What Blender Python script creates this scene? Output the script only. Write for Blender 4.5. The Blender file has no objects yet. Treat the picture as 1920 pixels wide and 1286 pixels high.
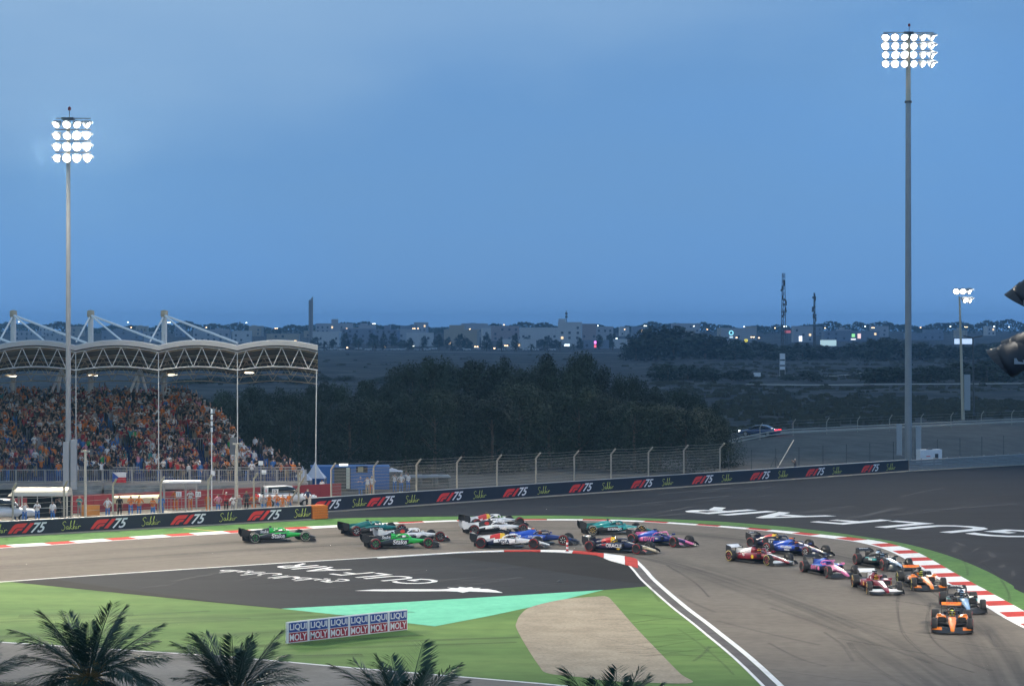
import bpy, bmesh, math, random
import numpy as np
from mathutils import Vector, Matrix
R = random.Random(7)
sc = bpy.context.scene
C = sc.collection
rad = math.radians
# ------------------------------------------------------------------ camera
F, H, YH = 4400.0, 14.7, 618.0          # focal length (px of a 1920 px wide picture), eye height, horizon row
cam = bpy.data.cameras.new('camera'); camo = bpy.data.objects.new('camera', cam); C.objects.link(camo)
camo.location = (0, 0, H); camo.rotation_euler = (math.pi/2, 0, 0)
cam.sensor_width = 36; cam.lens = 36*F/1920; cam.shift_y = -(643-YH)/1920
cam.clip_start = 0.5; cam.clip_end = 20000
sc.camera = camo
# ------------------------------------------------------------------ world: blue-hour sky
world = bpy.data.worlds.new('World'); sc.world = world; world.use_nodes = True
wn = world.node_tree; bg = wn.nodes['Background']
sky = wn.nodes.new('ShaderNodeTexSky'); sky.sky_type = 'NISHITA'; sky.sun_disc = False
sky.sun_elevation = rad(6); sky.sun_rotation = rad(180); sky.ozone_density = 6; sky.dust_density = 0.5
sm = wn.nodes.new('ShaderNodeMix'); sm.data_type = 'RGBA'; sm.blend_type = 'MULTIPLY'; sm.inputs[0].default_value = 1
wn.links.new(sky.outputs[0], sm.inputs[6]); sm.inputs[7].default_value = (0.10, 0.10, 0.10, 1)
# thin dusk cloud veil: a flat blue with soft streaks
tc = wn.nodes.new('ShaderNodeTexCoord'); mp = wn.nodes.new('ShaderNodeMapping'); mp.inputs['Scale'].default_value = (3.0, 3.0, 9)
nz = wn.nodes.new('ShaderNodeTexNoise'); nz.inputs['Scale'].default_value = 1.6; nz.inputs['Detail'].default_value = 5
wn.links.new(tc.outputs['Generated'], mp.inputs[0]); wn.links.new(mp.outputs[0], nz.inputs['Vector'])
# the veil is lightest higher up and towards the side where the sun went down
sp = wn.nodes.new('ShaderNodeSeparateXYZ'); wn.links.new(tc.outputs['Generated'], sp.inputs[0])
def wmath(op, a, b):
    n = wn.nodes.new('ShaderNodeMath'); n.operation = op
    for i, v in enumerate((a, b)):
        if isinstance(v, (int, float)): n.inputs[i].default_value = v
        else: wn.links.new(v, n.inputs[i])
    return n.outputs[0]
side = wmath('SUBTRACT', 1.0, wmath('MULTIPLY', sp.outputs[0], 2.2))
tt = wmath('ADD', wmath('MULTIPLY', wmath('MULTIPLY', sp.outputs[2], 3.7), side), wmath('MULTIPLY', wmath('SUBTRACT', nz.outputs['Fac'], .18), .55))
cr = wn.nodes.new('ShaderNodeValToRGB'); ce = cr.color_ramp.elements
ce[0].position = 0; ce[0].color = (.165, .39, .82, 1); ce[1].position = 1; ce[1].color = (.35, .53, .75, 1)
for p_, c_ in ((.22, (.145, .345, .72, 1)), (.5, (.160, .34, .65, 1))): e_ = ce.new(p_); e_.color = c_
wn.links.new(tt, cr.inputs[0])
mx = wn.nodes.new('ShaderNodeMix'); mx.data_type = 'RGBA'; mx.inputs[0].default_value = .88
wn.links.new(sm.outputs[2], mx.inputs[6]); wn.links.new(cr.outputs[0], mx.inputs[7])
wn.links.new(mx.outputs[2], bg.inputs[0]); bg.inputs[1].default_value = 1.0
# ------------------------------------------------------------------ view
vs = sc.view_settings; vs.view_transform = 'Standard'; vs.look = 'None'; vs.exposure = 0; vs.gamma = 1
sc.render.engine = 'CYCLES'
sc.cycles.use_denoising = True
sc.cycles.max_bounces = 5; sc.cycles.diffuse_bounces = 2; sc.cycles.glossy_bounces = 2; sc.cycles.transparent_max_bounces = 12
sc.cycles.volume_bounces = 1; sc.cycles.sample_clamp_indirect = 4; sc.cycles.caustics_reflective = False; sc.cycles.caustics_refractive = False
FLOOD = (1.0, .885, .70)                 # warm white of the circuit's floodlights
FLOOD_W = 0.47                            # common factor of their power

# ------------------------------------------------------------------ helpers
def G(px, py, z=0.0):
    Y = F*(H-z)/(py-YH); return Vector(((px-960)*Y/F, Y, z))
def at(px, py, Y):
    return Vector(((px-960)*Y/F, Y, H-(py-YH)*Y/F))
def lerp(a, b, t): return a+(b-a)*t
def sstep(a, b, x):
    t = max(0, min(1, (x-a)/(b-a))); return t*t*(3-2*t)

_mats = {}
def mat(name, col, rough=.6, var=.12, scale=3.0, bump=0.0, bscale=40.0, metal=0.0, emit=0.0, spec=.5, coat=0.0, stretch=None, rnd=0.0, alpha=1.0):
    if name in _mats: return _mats[name]
    m = bpy.data.materials.new(name); m.use_nodes = True
    nt = m.node_tree; b = nt.nodes['Principled BSDF']
    b.inputs['Roughness'].default_value = rough; b.inputs['Metallic'].default_value = metal
    b.inputs['Specular IOR Level'].default_value = spec
    if coat: b.inputs['Coat Weight'].default_value = coat; b.inputs['Coat Roughness'].default_value = .08
    col = tuple(col)+((1,) if len(col) == 3 else ())
    if emit:
        b.inputs['Base Color'].default_value = col
        b.inputs['Emission Color'].default_value = col; b.inputs['Emission Strength'].default_value = emit
    elif var or rnd:
        t = nt.nodes.new('ShaderNodeTexCoord'); mpn = nt.nodes.new('ShaderNodeMapping')
        if stretch: mpn.inputs['Scale'].default_value = stretch
        n = nt.nodes.new('ShaderNodeTexNoise'); n.inputs['Scale'].default_value = scale; n.inputs['Detail'].default_value = 6; n.inputs['Roughness'].default_value = .65
        nt.links.new(t.outputs['Object'], mpn.inputs[0]); nt.links.new(mpn.outputs[0], n.inputs['Vector'])
        r = nt.nodes.new('ShaderNodeMapRange'); r.inputs[1].default_value = .25; r.inputs[2].default_value = .75
        r.inputs[3].default_value = 1-var; r.inputs[4].default_value = 1+var
        nt.links.new(n.outputs['Fac'], r.inputs[0])
        mu = nt.nodes.new('ShaderNodeMix'); mu.data_type = 'RGBA'; mu.blend_type = 'MULTIPLY'; mu.inputs[0].default_value = 1
        mu.inputs[6].default_value = col; nt.links.new(r.outputs[0], mu.inputs[7])
        out = mu.outputs[2]
        if rnd:
            oi = nt.nodes.new('ShaderNodeObjectInfo'); r2 = nt.nodes.new('ShaderNodeMapRange')
            r2.inputs[3].default_value = 1-rnd; r2.inputs[4].default_value = 1+rnd
            nt.links.new(oi.outputs['Random'], r2.inputs[0])
            m2 = nt.nodes.new('ShaderNodeMix'); m2.data_type = 'RGBA'; m2.blend_type = 'MULTIPLY'; m2.inputs[0].default_value = 1
            nt.links.new(out, m2.inputs[6]); nt.links.new(r2.outputs[0], m2.inputs[7]); out = m2.outputs[2]
        nt.links.new(out, b.inputs['Base Color'])
        if bump:
            n2 = nt.nodes.new('ShaderNodeTexNoise'); n2.inputs['Scale'].default_value = bscale; n2.inputs['Detail'].default_value = 4
            nt.links.new(t.outputs['Object'], n2.inputs['Vector'])
            bm_ = nt.nodes.new('ShaderNodeBump'); bm_.inputs['Strength'].default_value = bump; bm_.inputs['Distance'].default_value = .05
            nt.links.new(n2.outputs['Fac'], bm_.inputs['Height']); nt.links.new(bm_.outputs[0], b.inputs['Normal'])
    else:
        b.inputs['Base Color'].default_value = col
    _mats[name] = m
    return m

def tag(o, label=None, cat=None, group=None, kind=None):
    if label: o['label'] = label
    if cat: o['category'] = cat
    if group: o['group'] = group
    if kind: o['kind'] = kind
    return o
def thing(name, label, cat, loc=(0, 0, 0), rz=0.0, group=None):
    o = bpy.data.objects.new(name, None); C.objects.link(o)
    o.empty_display_size = .3; o.location = loc; o.rotation_euler = (0, 0, rz)
    return tag(o, label, cat, group)
def inst(name, me, parent=None, loc=(0, 0, 0), rot=(0, 0, 0), scale=(1, 1, 1)):
    o = bpy.data.objects.new(name, me); C.objects.link(o)
    o.location = loc; o.rotation_euler = rot; o.scale = scale
    if parent: o.parent = parent
    return o
def copy_tree(o, parent=None):
    c = o.copy(); C.objects.link(c); c.parent = parent
    for ch in list(o.children): copy_tree(ch, c)
    return c

class MB:
    """collects faces; build() links them as one mesh object"""
    def __init__(s): s.v = []; s.f = []; s.m = []; s.sm = []
    def add(s, vs, fs, mi=0, smooth=False):
        k = len(s.v); s.v += [tuple(v) for v in vs]
        for f in fs: s.f.append([i+k for i in f]); s.m.append(mi); s.sm.append(smooth)
        return s
    def box(s, c, size, rz=0, mi=0, M=None):
        hx, hy, hz = size[0]/2, size[1]/2, size[2]/2
        vs = [Vector((x, y, z)) for x in (-hx, hx) for y in (-hy, hy) for z in (-hz, hz)]
        if M is None: M = Matrix.Rotation(rz, 3, 'Z')
        vs = [M @ v+Vector(c) for v in vs]
        return s.add(vs, [(0, 1, 3, 2), (4, 6, 7, 5), (0, 4, 5, 1), (2, 3, 7, 6), (0, 2, 6, 4), (1, 5, 7, 3)], mi)
    def span(s, x0, x1, y0, y1, z0, z1, mi=0):
        return s.box(((x0+x1)/2, (y0+y1)/2, (z0+z1)/2), (abs(x1-x0), abs(y1-y0), abs(z1-z0)), 0, mi)
    def tube(s, p, q, r0, r1=None, n=8, mi=0, caps=True):
        p = Vector(p); q = Vector(q); r1 = r0 if r1 is None else r1
        d = (q-p).normalized(); a = d.orthogonal().normalized(); b = d.cross(a)
        vs = []
        for (c, r) in ((p, r0), (q, r1)):
            for i in range(n):
                t = 2*math.pi*i/n; vs.append(c+a*(r*math.cos(t))+b*(r*math.sin(t)))
        fs = [(i, (i+1) % n, n+(i+1) % n, n+i) for i in range(n)]
        s.add(vs, fs, mi, n > 5)
        if caps: s.add(vs, [tuple(range(n))[::-1], tuple(range(n, 2*n))], mi)
        return s
    def path(s, pts, r, n=6, mi=0):
        for a, b in zip(pts[:-1], pts[1:]): s.tube(a, b, r, r, n, mi)
        return s
    def prism(s, poly, z0, z1, mi=0, M=None):
        n = len(poly)
        vs = [Vector((p[0], p[1], z0)) for p in poly]+[Vector((p[0], p[1], z1)) for p in poly]
        if M is not None: vs = [M @ v for v in vs]
        s.add(vs, [tuple(range(n))[::-1], tuple(range(n, 2*n))]+[(i, (i+1) % n, n+(i+1) % n, n+i) for i in range(n)], mi)
        return s
    def lathe(s, prof, n=20, M=None, mi=0, smooth=True):
        vs = []
        for (r, z) in prof:
            for i in range(n):
                t = 2*math.pi*i/n; v = Vector((r*math.cos(t), r*math.sin(t), z)); vs.append(M @ v if M is not None else v)
        fs = []
        for k in range(len(prof)-1):
            for i in range(n): fs.append((k*n+i, k*n+(i+1) % n, (k+1)*n+(i+1) % n, (k+1)*n+i))
        return s.add(vs, fs, mi, smooth)
    def loft(s, rings, mi=0, region=None, smooth=True, caps=True):
        n = len(rings[0]); vs = [v for r in rings for v in r]; fs = []
        for k in range(len(rings)-1):
            for i in range(n): fs.append((k*n+i, k*n+(i+1) % n, (k+1)*n+(i+1) % n, (k+1)*n+i))
        if caps: fs.append(tuple(range(n))[::-1]); fs.append(tuple(range((len(rings)-1)*n, len(rings)*n)))
        base = len(s.v); s.v += [tuple(v) for v in vs]
        for f in fs:
            c = sum((Vector(vs[i]) for i in f), Vector())/len(f)
            s.f.append([i+base for i in f]); s.m.append(region(c) if region else mi); s.sm.append(smooth and len(f) < 5)
        return s
    def mesh(s, name, mats):
        me = bpy.data.meshes.new(name); me.from_pydata(s.v, [], s.f)
        for m in (mats if isinstance(mats, (list, tuple)) else [mats]): me.materials.append(m)
        me.polygons.foreach_set('material_index', s.m); me.polygons.foreach_set('use_smooth', s.sm)
        bm = bmesh.new(); bm.from_mesh(me); bmesh.ops.recalc_face_normals(bm, faces=bm.faces); bm.to_mesh(me); bm.free()
        me.update(); return me
    def build(s, name, mats, parent=None, loc=(0, 0, 0), rot=(0, 0, 0)):
        return inst(name, s.mesh(name, mats), parent, loc, rot)

def sheet(name, poly, z, m, kind='structure', parent=None, tri=True):
    bm = bmesh.new(); vs = [bm.verts.new((p[0], p[1], z)) for p in poly]
    bm.faces.new(vs); bmesh.ops.triangulate(bm, faces=bm.faces)
    bmesh.ops.recalc_face_normals(bm, faces=bm.faces)
    for f in bm.faces:
        if f.normal.z < 0: f.normal_flip()
    me = bpy.data.meshes.new(name); bm.to_mesh(me); bm.free(); me.materials.append(m)
    o = inst(name, me, parent)
    if kind and not parent: o['kind'] = kind
    return o
def spline(pts, per=8):
    P = [Vector(p) for p in pts]; out = []
    for i in range(len(P)-1):
        a = P[max(i-1, 0)]; b = P[i]; c = P[i+1]; d = P[min(i+2, len(P)-1)]
        for k in range(per):
            t = k/per
            out.append(.5*((2*b)+(c-a)*t+(2*a-5*b+4*c-d)*t*t+(3*b-a-3*c+d)*t*t*t))
    out.append(P[-1]); return out
def arc(poly):
    L = [0]
    for a, b in zip(poly[:-1], poly[1:]): L.append(L[-1]+(b-a).length)
    return L
def resample(poly, step):
    L = arc(poly); out = []; k = 0; t = 0
    while t <= L[-1]:
        while k < len(L)-2 and L[k+1] < t: k += 1
        u = (t-L[k])/max(1e-9, L[k+1]-L[k]); out.append(poly[k].lerp(poly[k+1], u)); t += step
    return out
def offset(poly, d):
    out = []
    for i, p in enumerate(poly):
        a = poly[max(i-1, 0)]; b = poly[min(i+1, len(poly)-1)]
        t = (b-a); t.z = 0; t.normalize(); out.append(p+Vector((-t.y, t.x, 0))*d)
    return out
def ribbon(name, A, B, z, m, parent=None, kind='structure'):
    """flat strip between two polylines of equal length, with a UV across (v) and along (u, metres)"""
    n = len(A); me = bpy.data.meshes.new(name)
    vs = [(a.x, a.y, z) for a in A]+[(b.x, b.y, z) for b in B]
    fs = [(i, i+1, n+i+1, n+i) for i in range(n-1)]
    me.from_pydata(vs, [], fs); me.materials.append(m)
    uv = me.uv_layers.new(name='UVMap'); L = arc(A)
    for p in me.polygons:
        for li in p.loop_indices:
            vi = me.loops[li].vertex_index; uv.data[li].uv = (L[vi % n], 0 if vi < n else 1)
    bm = bmesh.new(); bm.from_mesh(me); bmesh.ops.recalc_face_normals(bm, faces=bm.faces)
    for f in bm.faces:
        if f.normal.z < 0: f.normal_flip()
    bm.to_mesh(me); bm.free()
    o = inst(name, me, parent)
    if not parent: o['kind'] = kind
    return o
_txt = {}
def text_mesh(s, m, size=1.0, shear=0.0, bold=0.0, ext=0.004, sx=1.0):
    key = (s, m.name, size, shear, bold, ext, sx)
    if key in _txt: return _txt[key]
    cu = bpy.data.curves.new('lettering', 'FONT'); cu.body = s; cu.size = size; cu.shear = shear; cu.offset = bold
    cu.extrude = ext; cu.align_x = 'CENTER'; cu.align_y = 'CENTER'; cu.resolution_u = 3
    o = bpy.data.objects.new('lettering', cu); C.objects.link(o)
    dg = bpy.context.evaluated_depsgraph_get(); me = bpy.data.meshes.new_from_object(o.evaluated_get(dg))
    bpy.data.objects.remove(o); bpy.data.curves.remove(cu)
    xs = [v.co.x for v in me.vertices]; ys = [v.co.y for v in me.vertices]
    if xs:
        cx, cy = (min(xs)+max(xs))/2, (min(ys)+max(ys))/2
        for v in me.vertices: v.co.x = (v.co.x-cx)*sx; v.co.y -= cy
    me.materials.clear(); me.materials.append(m); me.name = 'lettering'
    _txt[key] = me; return me
def stroke_mesh(strokes, w, m, ext=.004, name='script'):
    b = MB()
    for st in strokes:
        P = spline([Vector((x, y, 0)) for x, y in st], 4) if len(st) > 2 else [Vector((x, y, 0)) for x, y in st]
        A = offset(P, w/2); B = offset(P, -w/2); n = len(A)
        vs = [(p.x, p.y, ext) for p in A]+[(p.x, p.y, ext) for p in B]
        b.add(vs, [(i, i+1, n+i+1, n+i) for i in range(n-1)])
    return b.mesh(name, m)
# ------------------------------------------------------------------ ground materials
def ground_mat(name, c1, c2, scale, detail=8, lo=.4, hi=.6, rough=.9, fine=.12, fscale=30.0, bump=.0, bscale=8.0, stretch=(1, 1, 1), rot=0.0):
    m = bpy.data.materials.new(name); m.use_nodes = True; nt = m.node_tree; b = nt.nodes['Principled BSDF']
    b.inputs['Roughness'].default_value = rough; b.inputs['Specular IOR Level'].default_value = .12
    t = nt.nodes.new('ShaderNodeTexCoord'); mpn = nt.nodes.new('ShaderNodeMapping'); mpn.inputs['Scale'].default_value = stretch; mpn.inputs['Rotation'].default_value = (0, 0, rot)
    n = nt.nodes.new('ShaderNodeTexNoise'); n.inputs['Scale'].default_value = scale; n.inputs['Detail'].default_value = detail; n.inputs['Roughness'].default_value = .6
    nt.links.new(t.outputs['Object'], mpn.inputs[0]); nt.links.new(mpn.outputs[0], n.inputs['Vector'])
    r = nt.nodes.new('ShaderNodeValToRGB'); r.color_ramp.elements[0].position = lo; r.color_ramp.elements[1].position = hi
    r.color_ramp.elements[0].color = (*c1, 1); r.color_ramp.elements[1].color = (*c2, 1)
    nt.links.new(n.outputs['Fac'], r.inputs[0])
    n2 = nt.nodes.new('ShaderNodeTexNoise'); n2.inputs['Scale'].default_value = fscale; n2.inputs['Detail'].default_value = 3
    nt.links.new(t.outputs['Object'], n2.inputs['Vector'])
    mr = nt.nodes.new('ShaderNodeMapRange'); mr.inputs[1].default_value = .3; mr.inputs[2].default_value = .7; mr.inputs[3].default_value = 1-fine; mr.inputs[4].default_value = 1+fine
    nt.links.new(n2.outputs['Fac'], mr.inputs[0])
    mu = nt.nodes.new('ShaderNodeMix'); mu.data_type = 'RGBA'; mu.blend_type = 'MULTIPLY'; mu.inputs[0].default_value = 1
    nt.links.new(r.outputs[0], mu.inputs[6]); nt.links.new(mr.outputs[0], mu.inputs[7]); nt.links.new(mu.outputs[2], b.inputs['Base Color'])
    if bump:
        bu = nt.nodes.new('ShaderNodeBump'); bu.inputs['Strength'].default_value = bump; bu.inputs['Distance'].default_value = .1
        n3 = nt.nodes.new('ShaderNodeTexNoise'); n3.inputs['Scale'].default_value = bscale; nt.links.new(t.outputs['Object'], n3.inputs['Vector'])
        nt.links.new(n3.outputs['Fac'], bu.inputs['Height']); nt.links.new(bu.outputs[0], b.inputs['Normal'])
    return m
M_desert = ground_mat('desert_scrub', (.030, .031, .033), (.105, .098, .09), .055, lo=.42, hi=.72, fine=.35, fscale=.35, rough=1)
M_bank = ground_mat('sand_bank', (.095, .089, .08), (.125, .117, .105), .4, fine=.15, fscale=6, rough=1)
M_track = ground_mat('track_asphalt', (.118, .102, .086), (.172, .150, .127), .09, lo=.3, hi=.7, fine=.10, fscale=1.6)
M_run = ground_mat('runoff_asphalt', (.0075, .0095, .0145), (.0165, .0195, .027), .12, lo=.3, hi=.75, fine=.14, fscale=.8, stretch=(.35, 1.6, 1), rot=-.75)
M_inblack = ground_mat('infield_asphalt', (.0105, .0128, .0175), (.0195, .0225, .0285), .2, lo=.3, hi=.75, fine=.1, fscale=2, stretch=(.5, 1.6, 1), rot=-.6)
M_newblack = ground_mat('fresh_asphalt', (.006, .0066, .008), (.010, .0106, .012), .3, fine=.1, fscale=3)
M_green = ground_mat('green_paint', (.082, .165, .040), (.138, .232, .060), .13, lo=.38, hi=.62, fine=.11, fscale=.7, stretch=(.3, 1.2, 1), rot=.5)
M_green2 = ground_mat('green_verge_paint', (.058, .145, .038), (.095, .20, .05), .25, lo=.3, hi=.7, fine=.14, fscale=2)
M_turq = ground_mat('turquoise_paint', (.13, .49, .31), (.17, .58, .38), .35, lo=.3, hi=.7, fine=.07, fscale=2)
M_gravel = ground_mat('gravel', (.30, .25, .185), (.37, .31, .23), .5, fine=.16, fscale=6, bump=.5, bscale=9, rough=1)
M_white = ground_mat('white_road_paint', (.60, .60, .59), (.76, .76, .75), .8, lo=.2, hi=.5, fine=.06, fscale=9)
M_kwhite = ground_mat('kerb_white', (.62, .61, .60), (.78, .78, .77), .9, lo=.25, hi=.5, fine=.08, fscale=5)
M_kred = ground_mat('kerb_red', (.36, .035, .03), (.50, .05, .04), .9, lo=.25, hi=.55, fine=.1, fscale=5)
M_serv = ground_mat('service_asphalt', (.15, .142, .128), (.20, .19, .172), .2, fine=.09, fscale=4)

# ------------------------------------------------------------------ lines of the circuit, on the ground (metres)
OUT = spline([G(*p) for p in [(-300, 1049), (0, 1027), (85, 1022), (200, 1014), (310, 1006.5), (422, 999.7), (532, 993.4), (620, 988.3), (735, 981.8), (777, 979.8), (850, 977), (960, 975.2), (1060, 975), (1117, 975.6), (1177, 976.9), (1238, 980), (1340, 986.8), (1443, 995.5), (1528, 1005), (1601, 1014), (1640, 1022), (1672, 1032), (1703, 1047), (1763, 1083), (1850, 1133), (1920, 1173)]]+[Vector((26.2, 100, 0)), Vector((26.5, 60, 0))], 8)
INN = [G(*p) for p in [(-300, 1112.5), (0, 1090.5), (190, 1077), (380, 1064.5), (520, 1055.5), (640, 1048.5), (760, 1041), (860, 1035), (940, 1031.8), (1000, 1031), (1071, 1032), (1129, 1037), (1165, 1041.5), (1190, 1046.5), (1202, 1056), (1216, 1070), (1234.5, 1090), (1290, 1137), (1348, 1181), (1465, 1280)]]+[Vector((12.4, 60, 0))]
INN = spline(INN, 6)
B1A, B1B = G(-300, 1023), G(584, 973.5)            # first banner wall, foot
B2A, B2M, B2B = G(584, 961.2), G(1703, 883), G(2150, 858)   # second banner wall, then the steel guard rail

def bank_d(x, y):       # metres beyond the second wall
    d = (B2M-B2A).normalized(); return (-d.y*(x-B2A.x)+d.x*(y-B2A.y))
def terrain_h(x, y):
    b = sstep(9, 34, bank_d(x, y))*sstep(16, 34, x-.35*(y-250)*0)
    h = 2.0*max(b, sstep(330, 480, y))
    h += 10*sstep(1450, 2600, y)
    return h-.06
def build_terrain():
    ys = [20, 60, 100, 140, 165]+[180+4*i for i in range(46)]+[370+12*i for i in range(20)]+[620+40*i for i in range(24)]+[1600+100*i for i in range(14)]+[3200, 3800, 4600, 6000]
    vs = []; fs = []; N = 120
    for y in ys:
        w = 120+y*.42
        for i in range(N+1):
            x = lerp(-w, w, i/N); n = 0
            if y > 330: n = .25*math.sin(x*.045+y*.02)*math.sin(y*.031)
            vs.append((x, y, terrain_h(x, y)+n))
    for j in range(len(ys)-1):
        for i in range(N): a = j*(N+1)+i; fs.append((a, a+1, a+N+2, a+N+1))
    me = bpy.data.meshes.new('ground'); me.from_pydata(vs, [], fs); me.materials.append(M_desert); me.materials.append(M_bank)
    for p in me.polygons:
        c = p.center; p.use_smooth = True
        if c.y < 420 and bank_d(c.x, c.y) < 42 and c.y < 400: p.material_index = 1
    tag(inst('ground', me), kind='structure')
build_terrain()
# tarmac outside the corner (one sheet under everything near)
dB = (B2M-B2A).normalized(); nB = Vector((-dB.y, dB.x, 0))
sheet('runoff_tarmac', [B1A+Vector((-.3, .2, 0)), B1B+Vector((0, .3, 0)), B2A+nB*.5, B2M+nB*.5, B2B+Vector((1, 1, 0)), Vector((75, 150, 0)), Vector((60, 30, 0)), Vector((-60, 30, 0)), Vector((-75, 120, 0))], 0.0, M_run)
TR = sheet('race_track', [Vector((p.x, p.y)) for p in OUT]+[Vector((p.x, p.y)) for p in reversed(INN)], .006, M_track)
# green verge outside the kerb
KO = offset(OUT, 1.3)
i0 = 0
verge_out = spline([G(*p) for p in [(-300, 1024), (0, 1006.8), (200, 995.5), (400, 984.5), (584, 974), (660, 971), (730, 969.6), (860, 968), (1010, 966.2), (1091, 967), (1226, 971.7), (1340, 977), (1440, 984.5), (1493, 989.5), (1600, 1003), (1697, 1019), (1780, 1042), (1847, 1069), (1897, 1096), (1935, 1118)]]+[Vector((31.2, 100, 0)), Vector((31.5, 60, 0))], 6)
sheet('green_verge', [Vector((p.x, p.y)) for p in verge_out]+[Vector((p.x, p.y)) for p in reversed(KO)], .006, M_green2)
# infield: green paint, dark tarmac, turquoise paint, gravel bed, service road
low = [G(*p) for p in [(-300, 1178), (0, 1203), (427, 1230), (637, 1249), (1019, 1281), (1250, 1303)]]
inn_off = offset(INN, -1.05)
sheet('infield_green', [Vector((p.x, p.y)) for p in INN]+[Vector((11.8, 60))]+[Vector((8, 60)), Vector((low[-1].x, low[-1].y))]+[Vector((p.x, p.y)) for p in reversed(low)], .005, M_green)
sheet('service_road', [Vector((p.x, p.y)) for p in low]+[Vector((6, 60)), Vector((-60, 60)), Vector((-60, 115))], .004, M_serv)
kx = [i for i, p in enumerate(INN)]
def inn_part(x0, x1):
    out = []
    for p in INN:
        px = 960+p.x*F/p.y
        if x0 <= px <= x1 and p.y > 115: out.append(p)
    return out
top = [p for p in inn_part(14, 1236)]
sheet('infield_tarmac', [Vector((p.x, p.y)) for p in top]+[Vector((q.x, q.y)) for q in [G(*p) for p in [(1230, 1097.5), (1130, 1106), (1000, 1114), (760, 1128.5), (527, 1141), (400, 1129), (200, 1109)]]], .010, M_inblack)
sheet('tarmac_patch', [Vector((q.x, q.y)) for q in [G(*p) for p in [(16, 1090.5), (97, 1085.5), (250, 1107), (400, 1127), (524, 1140.2), (400, 1129.2), (200, 1109.3)]]], .014, M_newblack)
sheet('tarmac_patch', [Vector((q.x, q.y)) for q in [G(*p) for p in [(812, 1040.5), (921, 1035.5), (1000, 1035), (1060, 1037.2), (1118, 1042), (1145, 1052), (1200, 1067), (1228, 1095), (1180, 1092), (1060, 1074.5), (940, 1056)]]], .014, M_newblack)
sheet('turquoise_paint_area', [Vector((q.x, q.y)) for q in [G(*p) for p in [(527, 1141), (760, 1128.5), (1000, 1114), (1132, 1105.8), (1060, 1123), (1000, 1137), (920, 1154), (815, 1174), (735, 1164.5), (640, 1153)]]], .014, M_turq)
def gravel_bed():
    P = spline([G(*p) for p in [(968, 1168), (976, 1152), (998, 1137), (1057, 1123.5), (1115, 1118.5), (1138, 1118.5), (1153, 1132), (1188, 1172), (1232, 1218), (1275, 1262), (1296, 1280), (1200, 1279), (1140, 1276), (1086, 1269), (1027, 1262), (1010, 1247), (984, 1207), (968, 1177), (968, 1168)]], 6)[:-1]
    bm = bmesh.new(); bm.faces.new([bm.verts.new((p.x, p.y, 0)) for p in P]); 
    # cut into a fine grid so that the raked furrows are real relief
    xs = [p.x for p in P]; ys = [p.y for p in P]
    y = min(ys)
    while y < max(ys): bmesh.ops.bisect_plane(bm, geom=bm.verts[:]+bm.edges[:]+bm.faces[:], plane_co=(0, y, 0), plane_no=(0, 1, 0)); y += .9
    x = min(xs)
    while x < max(xs): bmesh.ops.bisect_plane(bm, geom=bm.verts[:]+bm.edges[:]+bm.faces[:], plane_co=(x, 0, 0), plane_no=(1, .11, 0)); x += .09
    bmesh.ops.triangulate(bm, faces=bm.faces)
    rr = random.Random(3)
    for v in bm.verts:
        b = v.is_boundary
        u = v.co.x+.11*v.co.y
        v.co.z = .016 if b else .08+.045*math.sin(u*7+.8*math.sin(v.co.y*.25))+rr.uniform(-.02, .02)
    for f in bm.faces:
        f.smooth = True
        if f.normal.z < 0: f.normal_flip()
    me = bpy.data.meshes.new('gravel_trap'); bm.to_mesh(me); bm.free(); me.materials.append(M_gravel)
    tag(inst('gravel_trap', me), 'tan raked gravel trap bed inside the corner by the green paint', kind='stuff')
gravel_bed()
# painted lines
ribbon('edge_line', offset(INN, -.02), offset(INN, -.29), .018, M_white)
straight = [p for p in INN if p.y < 165 and p.x > 7.5]
ribbon('gutter_strip', offset(straight, -.31), offset(straight, -.80), .015, ground_mat('gutter_concrete', (.085, .078, .08), (.115, .108, .108), .5))
ribbon('inner_edge_line', offset(straight, -.80), offset(straight, -.95), .018, M_white)
ribbon('service_line', low, offset(low, -.22), .018, M_white)
ribbon('service_line', [G(345, 990.2), G(415, 996.2)], [G(343, 990.6), G(412, 996.8)], .018, mat('yellow_road_paint', (.55, .36, .05)))
# kerbs: each painted block is a piece
def kerb(name, A, B, cuts, cols, hz):
    root = thing(name, None, None); root['kind'] = 'structure'
    L = arc(A)
    def pt(poly, t):
        for k in range(len(L)-1):
            if L[k+1] >= t: return poly[k].lerp(poly[k+1], (t-L[k])/max(1e-9, L[k+1]-L[k]))
        return poly[-1]
    for i in range(len(cuts)-1):
        b = MB(); n = 4; g = .012
        ts = [lerp(cuts[i]+g, cuts[i+1]-g, k/n) for k in range(n+1)]
        vs = []
        for t in ts:
            a = pt(A, t); c = pt(B, t)
            vs += [(a.x, a.y, .004), (a.x, a.y, .02), (c.x, c.y, hz), (c.x, c.y, .004)]
        fs = []
        for k in range(n):
            o = 4*k
            for q in range(3): fs.append((o+q, o+q+1, o+q+5, o+q+4))
        fs += [(0, 1, 2, 3), (4*n+3, 4*n+2, 4*n+1, 4*n)]
        b.add(vs, fs); b.build('kerb_block', cols[i % len(cols)], root)
    return root
A = resample(OUT, .5); Lk = arc(A)
kc = []; t = 1.0
while t < Lk[-1]-3: kc.append(t); t += 2.1 if len(kc) % 2 else 2.74
KB = []
for p_, q_, r_ in zip(A, offset(A, 1.3), offset(A, .42)):
    px_ = 960+p_.x*F/p_.y if p_.y > 100 else 9999
    u_ = sstep(520, 760, px_)*(1-sstep(1350, 1650, px_)) if px_ < 5000 else 0
    KB.append(q_.lerp(r_, u_))
ribbon('edge_line', offset(OUT, -.02), offset(OUT, -.26), .018, M_white)
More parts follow.
